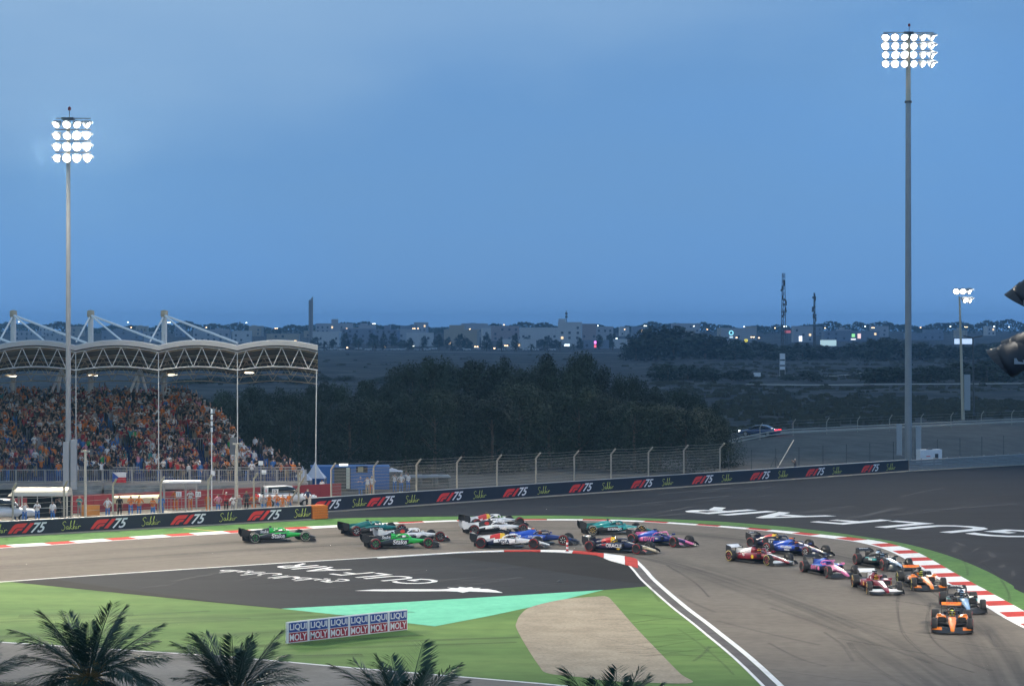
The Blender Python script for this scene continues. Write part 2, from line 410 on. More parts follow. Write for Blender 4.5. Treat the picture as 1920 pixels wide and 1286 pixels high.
kerb('outer_kerb', A, KB, kc, [M_kred, M_kwhite], .06)
AI = [p for p in INN if p.y > 140]
AI = resample(AI, .25)
AI = [p for p in AI if 700 <= 960+p.x*F/p.y <= 1206]
near = spline([G(*p) for p in [(700, 1047.3), (840, 1038.3), (921, 1035), (1000, 1034.4), (1060, 1036.6), (1118, 1041.2), (1142, 1050.5), (1200, 1066)]], 10)
nL = arc(near); aL = arc(AI)
def nat(u):
    t = u*nL[-1]
    for k in range(len(nL)-1):
        if nL[k+1] >= t: return near[k].lerp(near[k+1], (t-nL[k])/(nL[k+1]-nL[k]))
    return near[-1]
BI = []
for p in AI:      # the near edge point below each far edge point
    px = 960+p.x*F/p.y; best = min(near, key=lambda q: abs((960+q.x*F/q.y)-px)); BI.append(best)
def t_at(px):
    k = min(range(len(AI)), key=lambda i: abs(960+AI[i].x*F/AI[i].y-px)+(0 if AI[i].y > 145 else 99)); return aL[k]
kerb('inner_kerb', AI, BI, [t_at(x) for x in (704, 790, 868, 944, 1011, 1077, 1130, 1172, 1196)], [M_kwhite, M_kwhite, M_kwhite, M_kred, M_kwhite, M_kred, M_kwhite, M_kred], .05)

# worn rubber: dark ribbons on the racing lines, edges soft and broken
def wear_mat(name, col, amount, scale):
    m = bpy.data.materials.new(name); m.use_nodes = True; nt = m.node_tree; b = nt.nodes['Principled BSDF']
    b.inputs['Base Color'].default_value = (*col, 1); b.inputs['Roughness'].default_value = .8
    uv = nt.nodes.new('ShaderNodeUVMap'); sp = nt.nodes.new('ShaderNodeSeparateXYZ'); nt.links.new(uv.outputs[0], sp.inputs[0])
    pp = nt.nodes.new('ShaderNodeMath'); pp.operation = 'PINGPONG'; pp.inputs[1].default_value = .5; nt.links.new(sp.outputs[1], pp.inputs[0])
    mr = nt.nodes.new('ShaderNodeMapRange'); mr.interpolation_type = 'SMOOTHSTEP'; mr.inputs[1].default_value = 0; mr.inputs[2].default_value = .45; mr.inputs[4].default_value = amount
    nt.links.new(pp.outputs[0], mr.inputs[0])
    n = nt.nodes.new('ShaderNodeTexNoise'); n.inputs['Scale'].default_value = 1; n.inputs['Detail'].default_value = 5
    mpn = nt.nodes.new('ShaderNodeMapping'); mpn.inputs['Scale'].default_value = (.05*scale, 7, 1); nt.links.new(uv.outputs[0], mpn.inputs[0]); nt.links.new(mpn.outputs[0], n.inputs['Vector'])
    r2 = nt.nodes.new('ShaderNodeMapRange'); r2.inputs[1].default_value = .35; r2.inputs[2].default_value = .65; nt.links.new(n.outputs['Fac'], r2.inputs[0])
    mu = nt.nodes.new('ShaderNodeMath'); mu.operation = 'MULTIPLY'; nt.links.new(mr.outputs[0], mu.inputs[0]); nt.links.new(r2.outputs[0], mu.inputs[1])
    nt.links.new(mu.outputs[0], b.inputs['Alpha']); return m
M_wear = wear_mat('rubbered_line', (.05, .048, .046), .38, 1)
M_skid = wear_mat('tyre_mark', (.035, .034, .033), .45, 2)
rl = resample(spline([G(*p) for p in [(-300, 1085), (0, 1066), (300, 1046), (600, 1026), (800, 1018), (950, 1022), (1080, 1033), (1190, 1047), (1290, 1075), (1420, 1120), (1560, 1180), (1700, 1270), (1850, 1400)]], 8), 1.0)
ribbon('rubber_wear', offset(rl, 3.2), offset(rl, -1.0), .0095, M_wear)
rl2 = resample(spline([G(*p) for p in [(-300, 1066), (0, 1046), (300, 1027), (600, 1006), (860, 992), (1060, 990), (1240, 997), (1440, 1018), (1600, 1052), (1720, 1100), (1830, 1180), (1900, 1290), (1950, 1400)]], 8), 1.0)
ribbon('rubber_wear', offset(rl2, 2.2), offset(rl2, -2.2), .0085, M_wear)
for k, pts in enumerate([[(1690, 1100), (1683, 1130), (1690, 1180), (1720, 1215), (1760, 1240), (1830, 1262)], [(1745, 1130), (1738, 1170), (1750, 1200), (1790, 1230), (1860, 1258)], [(1850, 1180), (1862, 1205), (1875, 1215)], [(1440, 1205), (1500, 1235), (1560, 1252)], [(1250, 1060), (1300, 1090), (1330, 1120)], [(0, 1072), (300, 1052), (640, 1030)], [(10, 1062), (300, 1042), (700, 1019)], [(1545, 1185), (1580, 1210), (1600, 1240)], [(1840, 1055), (1870, 1078), (1890, 1110), (1893, 1130)], [(1800, 1040), (1812, 1060), (1815, 1080)], [(1180, 1150), (1260, 1160), (1300, 1165)], [(1300, 1240), (1320, 1225), (1330, 1212)], [(1222, 1103), (1228, 1116), (1238, 1128)], [(820, 965), (1000, 955), (1150, 945)], [(1740, 960), (1830, 950), (1920, 940)], [(1000, 952), (1100, 949), (1250, 934)]]):
    p = resample(spline([G(*q) for q in pts], 8), .5)
    zz = .021
    ribbon('tyre_mark', offset(p, .14), offset(p, -.14), zz, M_skid if k < 13 else wear_mat('pale_scuff%d' % k, (.16, .16, .17), .6, 3))

M_scuff = wear_mat('dusty_scuff', (.14, .14, .145), .42, 3)
M_dull = wear_mat('dull_scuff', (.035, .045, .03), .40, 2)
rs = random.Random(31)
def scuff(name, px, py, L, ang, w, m, z=.0205, bend=0.0):
    c = G(px, py); P = []
    for i in range(13):
        u = (i/12-.5)*L; a = ang+bend*u; P.append(c+Vector((math.cos(ang)*u-math.sin(ang)*bend*u*u, math.sin(ang)*u+math.cos(ang)*bend*u*u, 0)))
    ribbon(name, offset(P, w/2), offset(P, -w/2), z, m)
for k in range(26):      # dust dragged over the run-off
    px, py = rs.uniform(1150, 1900), rs.uniform(905, 975)
    scuff('dust_streak', px, py, rs.uniform(4, 16), rs.uniform(.55, 1.1), rs.uniform(.3, 1.6), M_scuff, bend=rs.uniform(-.01, .01))
for (px, py) in ((1830, 1030), (1860, 1040), (1880, 1062), (1800, 1020), (1770, 1012), (1900, 1075), (1845, 1052), (1790, 1030)):
    scuff('dust_streak', px, py, rs.uniform(2, 5), rs.uniform(1.0, 2.2), rs.uniform(.3, .9), M_scuff)
for k in range(16):      # scuffs on the infield tarmac
    scuff('dust_streak', rs.uniform(220, 1050), rs.uniform(1066, 1104), rs.uniform(2, 9), rs.uniform(.3, 1.2), rs.uniform(.2, .8), M_scuff)
for k in range(18):      # wheel marks over the green paint
    px = rs.uniform(1190, 1330); py = 1100+(px-1180)*.62+rs.uniform(10, 80)
    scuff('wheel_mark', px, min(1280, py), rs.uniform(2, 6), rs.uniform(-.5, .9), .3, M_dull, bend=rs.uniform(-.03, .03))
for k in range(14): scuff('wheel_mark', rs.uniform(20, 780), rs.uniform(1150, 1240), rs.uniform(5, 16), rs.uniform(.1, .5), rs.uniform(.4, 2.4), M_dull)
for k in range(12):      # faint joints and rubber on the track
    scuff('rubber_streak', rs.uniform(1250, 1850), rs.uniform(1120, 1270), rs.uniform(6, 22), rs.uniform(1.45, 2.2), rs.uniform(.2, .5), M_wear, bend=rs.uniform(-.012, .004))
# painted lettering on the tarmac
def ground_text(name, s, p_first, p_last, z, m, bold=0.0, cap=None, up=0.0):
    d = p_last-p_first; L = d.length; me = text_mesh(s, m, 1.0, 0, bold, 0.0)
    xs = [v.co.x for v in me.vertices]; ys = [v.co.y for v in me.vertices]; w = max(xs)-min(xs); h = max(ys)-min(ys)
    k = L/w; ky = (cap/h) if cap else k
    a = math.atan2(d.y, d.x); c = (p_first+p_last)/2
    nrm = Vector((-math.sin(a), math.cos(a), 0))
    c = c+nrm*(up)
    o = inst(name, me, None, (c.x, c.y, z), (0, 0, a), (k, ky, 1)); o['kind'] = 'structure'; return o
ground_text('painted_lettering', 'GULF AIR', G(2010, 1000.5), G(1340, 950), .012, M_white, .018, cap=6.0, up=3.0)
ground_text('painted_lettering', 'GULF AIR', G(838, 1090), G(568, 1056), .018, M_white, 0.0, cap=2.7, up=1.35)
arab = ''.join(chr(c) for c in reversed([0xFEC3, 0xFEF4, 0xFEAE, 0xFE8D, 0xFEE5, 0x20, 0xFE8D, 0xFEDF, 0xFEA8, 0xFEE0, 0xFEF4, 0xFE9E]))
ground_text('painted_lettering', arab, G(655, 1088.5), G(440, 1066.5), .018, M_white, 0.01, cap=2.6, up=.9)
def falcon_mark():
    P = [(665, 1107.5), (700, 1105.2), (760, 1104.6), (820, 1104.8), (845, 1104), (838, 1101.5), (858, 1102.5), (862, 1100.2), (874, 1101.8), (884, 1100.5), (888, 1102.4), (902, 1102), (898, 1104), (914, 1104.2), (930, 1107), (943, 1111.3), (905, 1109.6), (880, 1108.6), (868, 1111), (858, 1109), (835, 1108), (780, 1108.4), (720, 1108.2)]
    sheet('painted_bird_mark', [Vector((q.x, q.y)) for q in [G(*p) for p in P]], .018, M_white)
falcon_mark()
# ------------------------------------------------------------------ shared materials
M_conc = mat('concrete', (.36, .34, .31), .85, .12, 2, .3, 20)
M_navy = mat('navy_banner', (.012, .015, .028), .55, .15, 1.5)
M_red = mat('logo_red', (.75, .045, .035), .5, .05)
M_wht = mat('white_print', (.78, .78, .78), .5, .04)
M_yel = mat('yellow_print', (.70, .76, .14), .5, .04)
M_galv = mat('galvanised_steel', (.34, .335, .32), .5, .12, 4, metal=.3)
M_tanst = mat('sand_coloured_steel', (.40, .36, .29), .55, .1, 3)
M_dark = mat('dark_metal', (.05, .055, .06), .5, .15, 4)
M_wire = mat('fence_wire', (.30, .28, .23), .5, .1, 3)
M_orange = mat('orange_plastic', (.75, .20, .02), .45, .08, 2)
M_mastgrey = mat('mast_grey', (.30, .31, .31), .5, .08, 1.0)
M_mastbeige = mat('mast_beige', (.52, .44, .32), .55, .06, 1.0)
M_glassd = mat('dark_glass', (.02, .025, .03), .1, 0)
M_lamp = mat('lit_floodlight', (1, .95, .86), emit=40)
def lamp_falloff(m):      # the reflector is brightest on its axis and fades to the rim
    nt = m.node_tree; b = nt.nodes['Principled BSDF']; t = nt.nodes.new('ShaderNodeTexCoord'); s = nt.nodes.new('ShaderNodeSeparateXYZ'); nt.links.new(t.outputs['Object'], s.inputs[0])
    c = nt.nodes.new('ShaderNodeCombineXYZ'); nt.links.new(s.outputs[0], c.inputs[0]); nt.links.new(s.outputs[1], c.inputs[1])
    l = nt.nodes.new('ShaderNodeVectorMath'); l.operation = 'LENGTH'; nt.links.new(c.outputs[0], l.inputs[0])
    r = nt.nodes.new('ShaderNodeMapRange'); r.interpolation_type = 'SMOOTHERSTEP'; r.inputs[1].default_value = .36; r.inputs[2].default_value = .10; r.inputs[3].default_value = .45; r.inputs[4].default_value = 45
    nt.links.new(l.outputs['Value'], r.inputs[0]); nt.links.new(r.outputs[0], b.inputs['Emission Strength'])
lamp_falloff(M_lamp)
M_lampbody = mat('lamp_body', (.30, .31, .32), .45, .1, 4)
M_beacon = mat('red_beacon', (.25, .01, .01), .4, 0)

F_poly = [[(0, 0), (.36, 0), (.74, .45), (.98, .58), (1.64, .58), (2.02, 1.0), (1.05, 1.0), (.74, .92), (.5, .7)],
          [(.52, 0), (.88, 0), (1.02, .2), (1.14, .26), (1.36, .26), (1.58, .5), (1.04, .5), (.86, .42)],
          [(1.42, 0), (1.84, 0), (2.72, 1.0), (2.30, 1.0)]]
def emblem_mesh():
    b = MB()
    for p in F_poly: b.prism([(x, y) for x, y in p], 0, .006)
    return b.mesh('emblem', M_red)
ME_emb = emblem_mesh()
ME_75 = text_mesh('75', M_wht, 1.30, .48, .022, .003)
SAK = [[(.62, .86), (.48, 1.0), (.25, .92), (.2, .72), (.42, .5), (.44, .22), (.2, .0), (0, .12)],
       [(.88, .44), (.70, .42), (.62, .22), (.74, .12), (.88, .32), (.9, .42), (.88, .14), (1.0, .16)],
       [(1.02, .08), (1.2, .6), (1.32, 1.05), (1.22, .9), (1.10, .1)], [(1.36, .5), (1.14, .3), (1.26, .22), (1.42, .06)],
       [(1.46, .08), (1.62, .6), (1.76, 1.05), (1.66, .9), (1.54, .1), (1.68, .42), (1.8, .36), (1.76, .12), (1.88, .16)],
       [(1.98, .42), (1.94, .14), (2.06, .16)], [(2.02, .60), (2.05, .64)], [(2.2, .44), (2.16, .1), (2.22, .32), (2.4, .44), (2.52, .36)]]
ME_sak = stroke_mesh(SAK, .048, M_yel, .003)

def banner_wall(name, label, A, B, h, marks, kx):
    """concrete wall with a printed banner; marks: metres along the wall of each emblem"""
    d = B-A; L = d.length; a = math.atan2(d.y, d.x)
    t = thing(name, label, 'barrier', A, a)
    n = max(1, int(L/4)); wl = L/n
    for i in range(n):                                     # cast wall units
        MB().span(i*wl+.006, (i+1)*wl-.006, .06, .42, 0, h-.03).build('wall_unit', M_conc, t)
    MB().span(0, L, -.01, .05, .08, h-.02).build('banner', M_navy, t)
    MB().span(0, L, .02, .46, h-.028, h+.02).build('cap_rail', M_galv, t)
    MB().span(0, L, -.55, -.02, .0, .05).build('foot_strip', mat('foot_concrete', (.38, .34, .27), .9, .15, 2), t)
    RX = Matrix.Rotation(math.pi/2, 4, 'X')
    for s in marks:
        e = inst('emblem', ME_emb, t, (s, -.012, h*.18), (math.pi/2, 0, 0), (.78*kx, .68, 1))
        q = inst('number_mark', ME_75, t, (s+2.46*kx, -.014, h*.50), (math.pi/2, 0, 0), (.84*kx, .76, 1))
        w = inst('script', ME_sak, t, (s+4.25*kx, -.012, h*.20), (math.pi/2, 0, 0), (.62*kx, .64, 1))
    return t
def s_on(A, B, px):      # metres along A-B seen at column px
    best = min((abs(960+(A.lerp(B, u/2000)).x*F/(A.lerp(B, u/2000)).y-px), u) for u in range(2001))[1]; return (B-A).length*best/2000
banner_wall('banner_barrier', 'dark banner wall with red and white emblems running below the grandstand', B1A, B1B, 1.06, [s_on(B1A, B1B, x) for x in (-130, 14, 169, 319, 463)], .98)
banner_wall('banner_barrier', 'long dark banner wall behind the tarmac run-off, steel fence above it', B2A, B2M, 1.16, [s_on(B2A, B2M, x) for x in (574, 687, 818, 942, 1066, 1182, 1297, 1406, 1510, 1614)], 1.0)
# orange end block
d1 = (B1B-B1A).normalized(); a1 = math.atan2(d1.y, d1.x)
t = thing('crash_block', 'orange ribbed crash block at the end of the banner wall', 'crash block', B1B+d1*.04, a1)
MB().span(0, 1.35, -.02, .9, 0, 1.06).build('core', mat('orange_core', (.6, .17, .02), .5, .1), t)
for i in range(5): MB().span(0, 1.42, -.09, -.02, .06+i*.2, .2+i*.2).build('rib', M_orange, t)
# steel guard rail at the right
dG = (B2B-B2M); aG = math.atan2(dG.y, dG.x)
t = thing('guard_rail', 'four-rail galvanised steel guard rail where the banner wall ends', 'guard rail', B2M+dG.normalized()*.1, aG)
for i in range(4):
    z = .16+i*.29
    MB().loft([[(x, y, zz+z) for (y, zz) in ((0, .13), (-.07, .1), (-.07, .04), (-.02, 0), (-.07, -.04), (-.07, -.1), (0, -.13), (.02, -.1), (.02, .1))] for x in (0, dG.length)], smooth=False).build('rail', M_galv, t)
for i in range(int(dG.length/2)): MB().span(i*2, i*2+.1, .03, .15, 0, 1.25).build('post', M_galv, t)
MB().span(0, dG.length, -.6, -.1, 0, .05).build('foot_strip', mat('foot_concrete', (.38, .34, .27)), t)

def debris_fence(name, label, A, B, step, h, off, wires=10, veil=True, mpost=M_tanst, xs=None, bend=.55):
    d = B-A; L = d.length; a = math.atan2(d.y, d.x)
    t = thing(name, label, 'fence', A, a)
    n = int(L/step); xs = xs or [i*step for i in range(n+1)]
    pb = MB(); pb.tube((0, off, 0), (0, off, h-.5), .075, n=8); pb.tube((0, off, h-.5), (0, off-bend, h), .075, n=8)
    pm = pb.mesh('post', mpost)
    for x in xs: inst('post', pm, t, (x, 0, 0))
    x0, x1 = min(xs), max(xs)
    for i in range(wires):
        u = i/(wires-1); z = lerp(1.15, h-.02, u); y = off if z < h-.5 else off-bend*(z-h+.5)/.5
        pts = []
        for k in range(len(xs)-1):
            for q in (0, .5):
                pts.append(Vector((lerp(xs[k], xs[k+1], q), y-.08, z-(0.03 if q else 0)*(1+u))))
        pts.append(Vector((xs[-1], y-.08, z)))
        MB().path(pts, .016, 4).build('wire', M_wire, t)
    if veil:
        b = MB(); x = x0
        while x < x1:
            b.box((x, off-.06, (1.1+h-.5)/2), (.006, .006, h-1.6)); x += .12
        z = 1.2
        while z < h-.5: b.box(((x0+x1)/2, off-.055, z), (x1-x0, .006, .006)); z += .12
        tag(b.build('mesh', M_wire, t), kind='stuff')
    return t
FA = G(632, 957)
fxs = [s_on(B2A, B2M, x) for x in (632, 712, 792, 868, 943.5, 1016, 1088, 1157, 1227, 1293, 1361)]
debris_fence('debris_fence', 'tall debris fence with cranked posts above the long banner wall', B2A, B2M, 5, 3.85, .75, 11, True, xs=fxs)
fx1 = [s_on(B1A, B1B, x) for x in (-60, 33, 129, 221, 311, 400, 486, 570)]
debris_fence('debris_fence', 'debris fence with cranked posts between marshals and first banner wall', B1A, B1B, 4, 3.75, .8, 8, False, xs=fx1)
# slanting brace at the end of that fence
t = thing('fence_brace', 'slanting steel brace at the end of the fence by the orange block', 'brace', G(530, 962)); t.location.z = 0
MB().tube((0, 0, 0), Vector(at(572, 893, 182))-Vector(t.location), .07).build('strut', M_tanst, t)

# fence and rails on top of the sand bank
def bank_pt(px, d):      # ground point seen in column px, d metres beyond the second wall line
    for k in range(4000):
        Y = 200+k*.06; x = (px-960)*Y/F
        if bank_d(x, Y) >= d: return Vector((x, Y, terrain_h(x, Y)))
t = thing('bank_fence', 'low cranked-post fence with twin rails along the road on the sand bank', 'fence', bank_pt(1372, 33))
o0 = Vector(t.location); pts = [bank_pt(x, 33)-o0 for x in range(1372, 1960, 12)]
for px in (1425, 1487, 1550, 1608, 1668, 1727, 1783, 1840, 1897):
    p = bank_pt(px, 33)-o0; b = MB(); b.tube(p, p+Vector((0, 0, 1.5)), .05); b.tube(p+Vector((0, 0, 1.5)), p+Vector((.28, -.2, 2.0)), .05); b.build('post', M_tanst, t)
for z in (.35, .75): MB().path([p+Vector((0, -.08, z)) for p in pts], .07, 6).build('rail', M_tanst, t)
for z in (1.1, 1.45, 1.8): MB().path([p+Vector((0, -.08, z)) for p in pts], .014, 4).build('wire', M_wire, t)
t = thing('wire_fence', 'thin dark fence posts at the foot of the sand bank', 'fence', bank_pt(1400, 9))
o0 = Vector(t.location); qs = []
for px in (1366, 1409, 1454, 1498, 1543, 1587, 1631, 1675, 1716, 1758, 1800, 1841, 1882, 1922):
    p = bank_pt(px, 9)-o0; qs.append(p); MB().tube(p, p+Vector((0, 0, 2.5)), .035, n=6).build('post', M_dark, t)
for z in (.6, 1.5, 2.4): MB().path([q+Vector((0, 0, z)) for q in qs], .008, 4).build('wire', M_dark, t)
t = thing('pole_brace', 'tall slanting pole braced behind the banner wall near the photographer', 'pole', bank_pt(1452, 8))
o0 = Vector(t.location); q = at(1488, 825, o0.y+5)-o0
b = MB(); b.tube((0, 0, 0), q, .06); b.build('strut', M_tanst, t)
for px in (1440, 1466): MB().tube(at(1454, 855, o0.y)-o0, bank_pt(px, 8)-o0, .03).build('stay', M_dark, t)

# ------------------------------------------------------------------ floodlight masts
def lamp_mesh():
    b = MB(); M = Matrix.Rotation(math.pi, 3, 'X')
    b.lathe([(.02, .42), (.16, .40), (.27, .27), (.38, .05), (.41, -.06), (.41, -.10), (.37, -.10)], 14)
    b.box((0, 0, .46), (.22, .2, .16))
    return b.mesh('floodlight', M_lampbody)
ME_lamp = lamp_mesh()
ME_lens = MB().lathe([(.0, -.125), (.2, -.115), (.36, -.095)], 14).mesh('lens', M_lamp)
def visor():
    b = MB(); n = 8; vs = []
    for i in range(n+1):
        t = math.pi*(i/n); vs += [(.42*math.cos(t), .42*math.sin(t), -.08), (.42*math.cos(t), .42*math.sin(t), -.08-.30*math.sin(t))]
    b.add(vs, [(2*i, 2*i+1, 2*i+3, 2*i+2) for i in range(n)]); return b.mesh('visor', M_lampbody)
ME_vis = visor()
def add_lamp(parent, loc, yaw, tilt, k=1.0, lit=True):
    """yaw 0 faces -Y (towards the eye); tilt is degrees below level"""
    d = Vector((math.sin(rad(yaw))*math.cos(rad(tilt)), -math.cos(rad(yaw))*math.cos(rad(tilt)), -math.sin(rad(tilt))))
    q = (-d).to_track_quat('Z', 'Y'); e = q.to_euler()
    o = inst('floodlight', ME_lamp, parent, loc, e, (k, k, k))
    inst('lens', ME_lens, o); inst('visor', ME_vis, o)
    return o
def spot(parent, loc, target, W, size=85, radius=1.4):
    l = bpy.data.lights.new('floodlight_beam', 'SPOT'); l.energy = W*FLOOD_W; l.color = FLOOD; l.spot_size = rad(size); l.spot_blend = .9; l.shadow_soft_size = radius
    o = bpy.data.objects.new('floodlight_beam', l); C.objects.link(o); o.parent = parent; o.location = loc
    d = Vector(target)-(Vector(parent.location)+Vector(loc)); o.rotation_euler = d.to_track_quat('-Z', 'Y').to_euler()
    return o
def mast(label, base, h, cols, rows, dx, dz, yaws, joint, W, target, boxes=None, r=.36, col=M_mastgrey, k=1.0, size=85, hx=0.0):
    t = thing('floodlight_mast', label, 'floodlight mast', base, 0, 'floodlight masts of the circuit')
    MB().tube((0, 0, 0), (0, 0, joint), r, r*.72, 16).build('pole', col, t)
    MB().tube((0, 0, joint), (0, 0, h-.2), r*.70, r*.6, 16).build('pole_top', M_mastbeige, t)  # cream cast of the lamps' light is put into the upper pole's colour
    MB().tube((0, 0, joint-.12), (0, 0, joint+.12), r*1.0, r*1.0, 16).build('collar', M_dark, t)
    if boxes:
        for (bx, z0, z1, w) in boxes: MB().span(bx-w/2, bx+w/2, -.55, -.2, z0, z1).build('cabinet', mat('cabinet_grey', (.33, .36, .38), .5, .06), t)
    x0 = -dx*(cols-1)/2
    MB().span(-.5, .5, -.5, .3, h-.15, h+.05).build('platform', M_dark, t)
    p = MB().tube((.1, 0, h), (.1, 0, h+.7), .03).build('beacon_stem', M_dark, t)
    MB().lathe([(.0, 0), (.13, .02), (.14, .25), (.0, .36)], 8).build('beacon', M_beacon, p, (.1, 0, h+.65))
    for j in range(rows):
        z = h-.55-j*dz
        MB().span(x0-.2+hx, -x0+.2+hx, -.08, .08, z+.5, z+.58).build('crossbar', M_galv, t)
        for i in range(cols):
            add_lamp(t, (hx+x0+i*dx+R.uniform(-.04, .04), -.45-.1*math.cos(rad(yaws[i])), z), yaws[i]+R.uniform(-5, 5), 30+R.uniform(-4, 4), k*1.02*R.uniform(.92, 1.06))
    spot(t, (0, -1.2, h-1.5), target, W, size)
    return t
tgt = (6, 165, 0)
mast('tall grey floodlight mast standing before the grandstand crowd', Vector((at(128, 943, 199).x, 199, 0)), 32.6, 4, 4, .86, .96, [-28, -4, 42, 72], 30.0-1.0, 480000, (-14, 160, 0), [(-.1, 1.2, 5.2, .5), (.55, 1.2, 5.4, .5)], r=.25, hx=.42, size=150)
mast('tallest floodlight mast beside the guard rail, lamps fully lit', Vector((at(1703, 870, 257).x, 257, 0)), 47.2, 6, 4, 1.02, .98, [-26, -14, -2, 12, 46, 72], 39.6, 330000, (18, 165, 0), [(-1.05, 1, 4.4, .55), (1.05, 1, 4.2, .55)], r=.40, k=1.12, size=150)
mast('floodlight mast beyond the left end of the grandstand', Vector((-64, 148, 0)), 43, 6, 4, 1.1, .98, [-20, -8, 4, 16, 40, 60], 37, 640000, (-12, 142, 0), size=88)
mast('floodlight mast beside the corner exit on the outside', Vector((62, 120, 0)), 40, 6, 4, 1.1, .98, [-60, -40, -16, -4, 8, 20], 34, 500000, (12, 138, 0), size=80)
mast('unseen added floodlight mast by the corner exit, nearer than its twin', Vector((48, 50, 0)), 42, 6, 4, 1.1, .98, [-190, -180, -170, -160, -150, -140], 36, 1800000, (13, 150, 0), size=42)  # out of view; added to light car flanks and the board from the front
# small lit twin-head mast on the right and the unlit pole beside it
b0 = Vector((at(1806, 850, 330).x, 330, 2)); t = thing('floodlight_mast', 'slim leaning mast with two pairs of warm lit lamps, far side of road', 'floodlight mast', b0, 0, 'floodlight masts of the circuit')
tip = at(1799, 556, 330)-b0
MB().tube((0, 0, 0), tip, .26, .13, 10).build('pole', M_mastbeige, t)
MB().span(.1, .95, -.3, .1, 1.4, 6.4).build('cabinet', mat('cabinet_grey', (.33, .36, .38)), t)
MB().span(tip.x-.8, tip.x+1.8, -.1, .1, tip.z+1.0, tip.z+1.1).build('crossbar', M_mastbeige, t)
for (dx, dz, yw) in ((-.5, .75, -20), (.4, .75, 0), (1.3, .75, 55), (.7, -.45, 40), (1.4, -.5, 70)): add_lamp(t, (tip.x+dx, -.4, tip.z+dz), yw, 25, 1.25)
spot(t, (tip.x, -1.0, tip.z+.6), (30, 250, 0), 12000, 110, .6)
b0 = Vector((at(1826, 842, 335).x, 335, 2)); t = thing('light_pole', 'thin unlit grey pole beside the slim leaning mast', 'light pole', b0)
tip = at(1824, 632, 335)-b0; MB().tube((0, 0, 0), tip, .14, .09, 8).build('pole', M_dark, t)
for s in (-1, 1): MB().box((tip.x+s*.75, 0, tip.z+.05), (1.2, .4, .16), M=Matrix.Rotation(-s*.18, 3, 'Y')).build('lamp_head', M_dark, t)
# floodlight bank close to the eye at the right edge (its mast stands just outside the frame)
b0 = Vector((11.6, 48, 0)); t = thing('floodlight_mast', 'dark floodlight housings close by at the right edge of the view', 'floodlight mast', b0, 0, 'floodlight masts of the circuit')
MB().tube((0, 0, 0), (0, 0, 16), .22, .18, 12).build('pole', M_mastgrey, t)
M_house = mat('lamp_housing', (.03, .03, .032), .5, .15, 3)
def housing(parent, loc, s, yaw, tilt):
    d = Vector((math.sin(rad(yaw))*math.cos(rad(tilt)), math.cos(rad(yaw))*math.cos(rad(tilt)), -math.sin(rad(tilt))))
    q = (-d).to_track_quat('Z', 'Y').to_euler()
    b = MB(); b.lathe([(.02, .62), (.20, .60), (.29, .50), (.33, .30), (.33, .26), (.36, .25), (.365, .02), (.39, .0), (.39, -.18), (.35, -.18)], 16); b.box((0, 0, .54), (.26, .24, .18))
    for k in range(6): b.box((.22*math.cos(k), .22*math.sin(k), .3), (.03, .03, .3))
    o = b.build('floodlight', M_house, parent, loc, q); o.scale = (s, s, s)
    v = MB(); n = 20; vs = []
    for i in range(n+1):
        tt = 2*math.pi*(i/n); vs += [(.37*math.cos(tt), .37*math.sin(tt), -.1), (.40*math.cos(tt), .40*math.sin(tt), -.30-.16*math.sin(tt))]
    v.add(vs, [(2*i, 2*i+1, 2*i+3, 2*i+2) for i in range(n)]); v.build('visor', M_house, o)
    inst('lens', ME_lens, o, (0, 0, -.05), (0, 0, 0), (.9, .9, .9))
for (px, py, s, yw, tl) in ((1932, 552, .88, -62, 40), (1898, 672, .90, -66, 24), (1922, 652, .85, -50, 24), (1990, 600, .9, 0, 20), (2040, 600, .9, 20, 20)):
    p = at(px, py, 48)-b0; housing(t, p, s, yw, tl)
MB().span(-1.4, 1.4, -.35, -.27, 14.0, 14.12).build('crossbar', M_mastgrey, t)
MB().span(-1.2, 1.4, -.35, -.27, 15.2, 15.3).build('crossbar', M_mastgrey, t)
spot(t, (0, 1.2, 15.6), (16, 120, 0), 70000, 30, 1.0)
# ------------------------------------------------------------------ people
SKIN_T = [(.42, .25, .17), (.30, .17, .11), (.20, .11, .07), (.50, .32, .23)]
M_skins = [mat('skin_%d' % i, c, .6, .05, 8) for i, c in enumerate(SKIN_T)]
M_hair = [mat('hair_black', (.015, .012, .01), .7, .1), mat('hair_brown', (.06, .035, .02), .7, .1), mat('cap_white', (.6, .6, .6), .7, .05), mat('cap_orange', (.65, .17, .02), .7, .05), mat('cap_red', (.45, .03, .03), .7, .05)]
CL = {'orange': (.62, .17, .025), 'red': (.38, .025, .03), 'white': (.66, .66, .66), 'black': (.014, .014, .016), 'dark grey': (.05, .05, .055), 'navy': (.02, .03, .08), 'blue': (.05, .16, .42), 'teal': (.04, .22, .22), 'beige': (.38, .29, .19), 'maroon': (.14, .02, .025), 'pink': (.52, .22, .28), 'green': (.04, .30, .07), 'grey': (.25, .25, .26)}
M_cl = {k: mat('cloth_'+k.replace(' ', '_'), v, .85, .15, 6) for k, v in CL.items()}
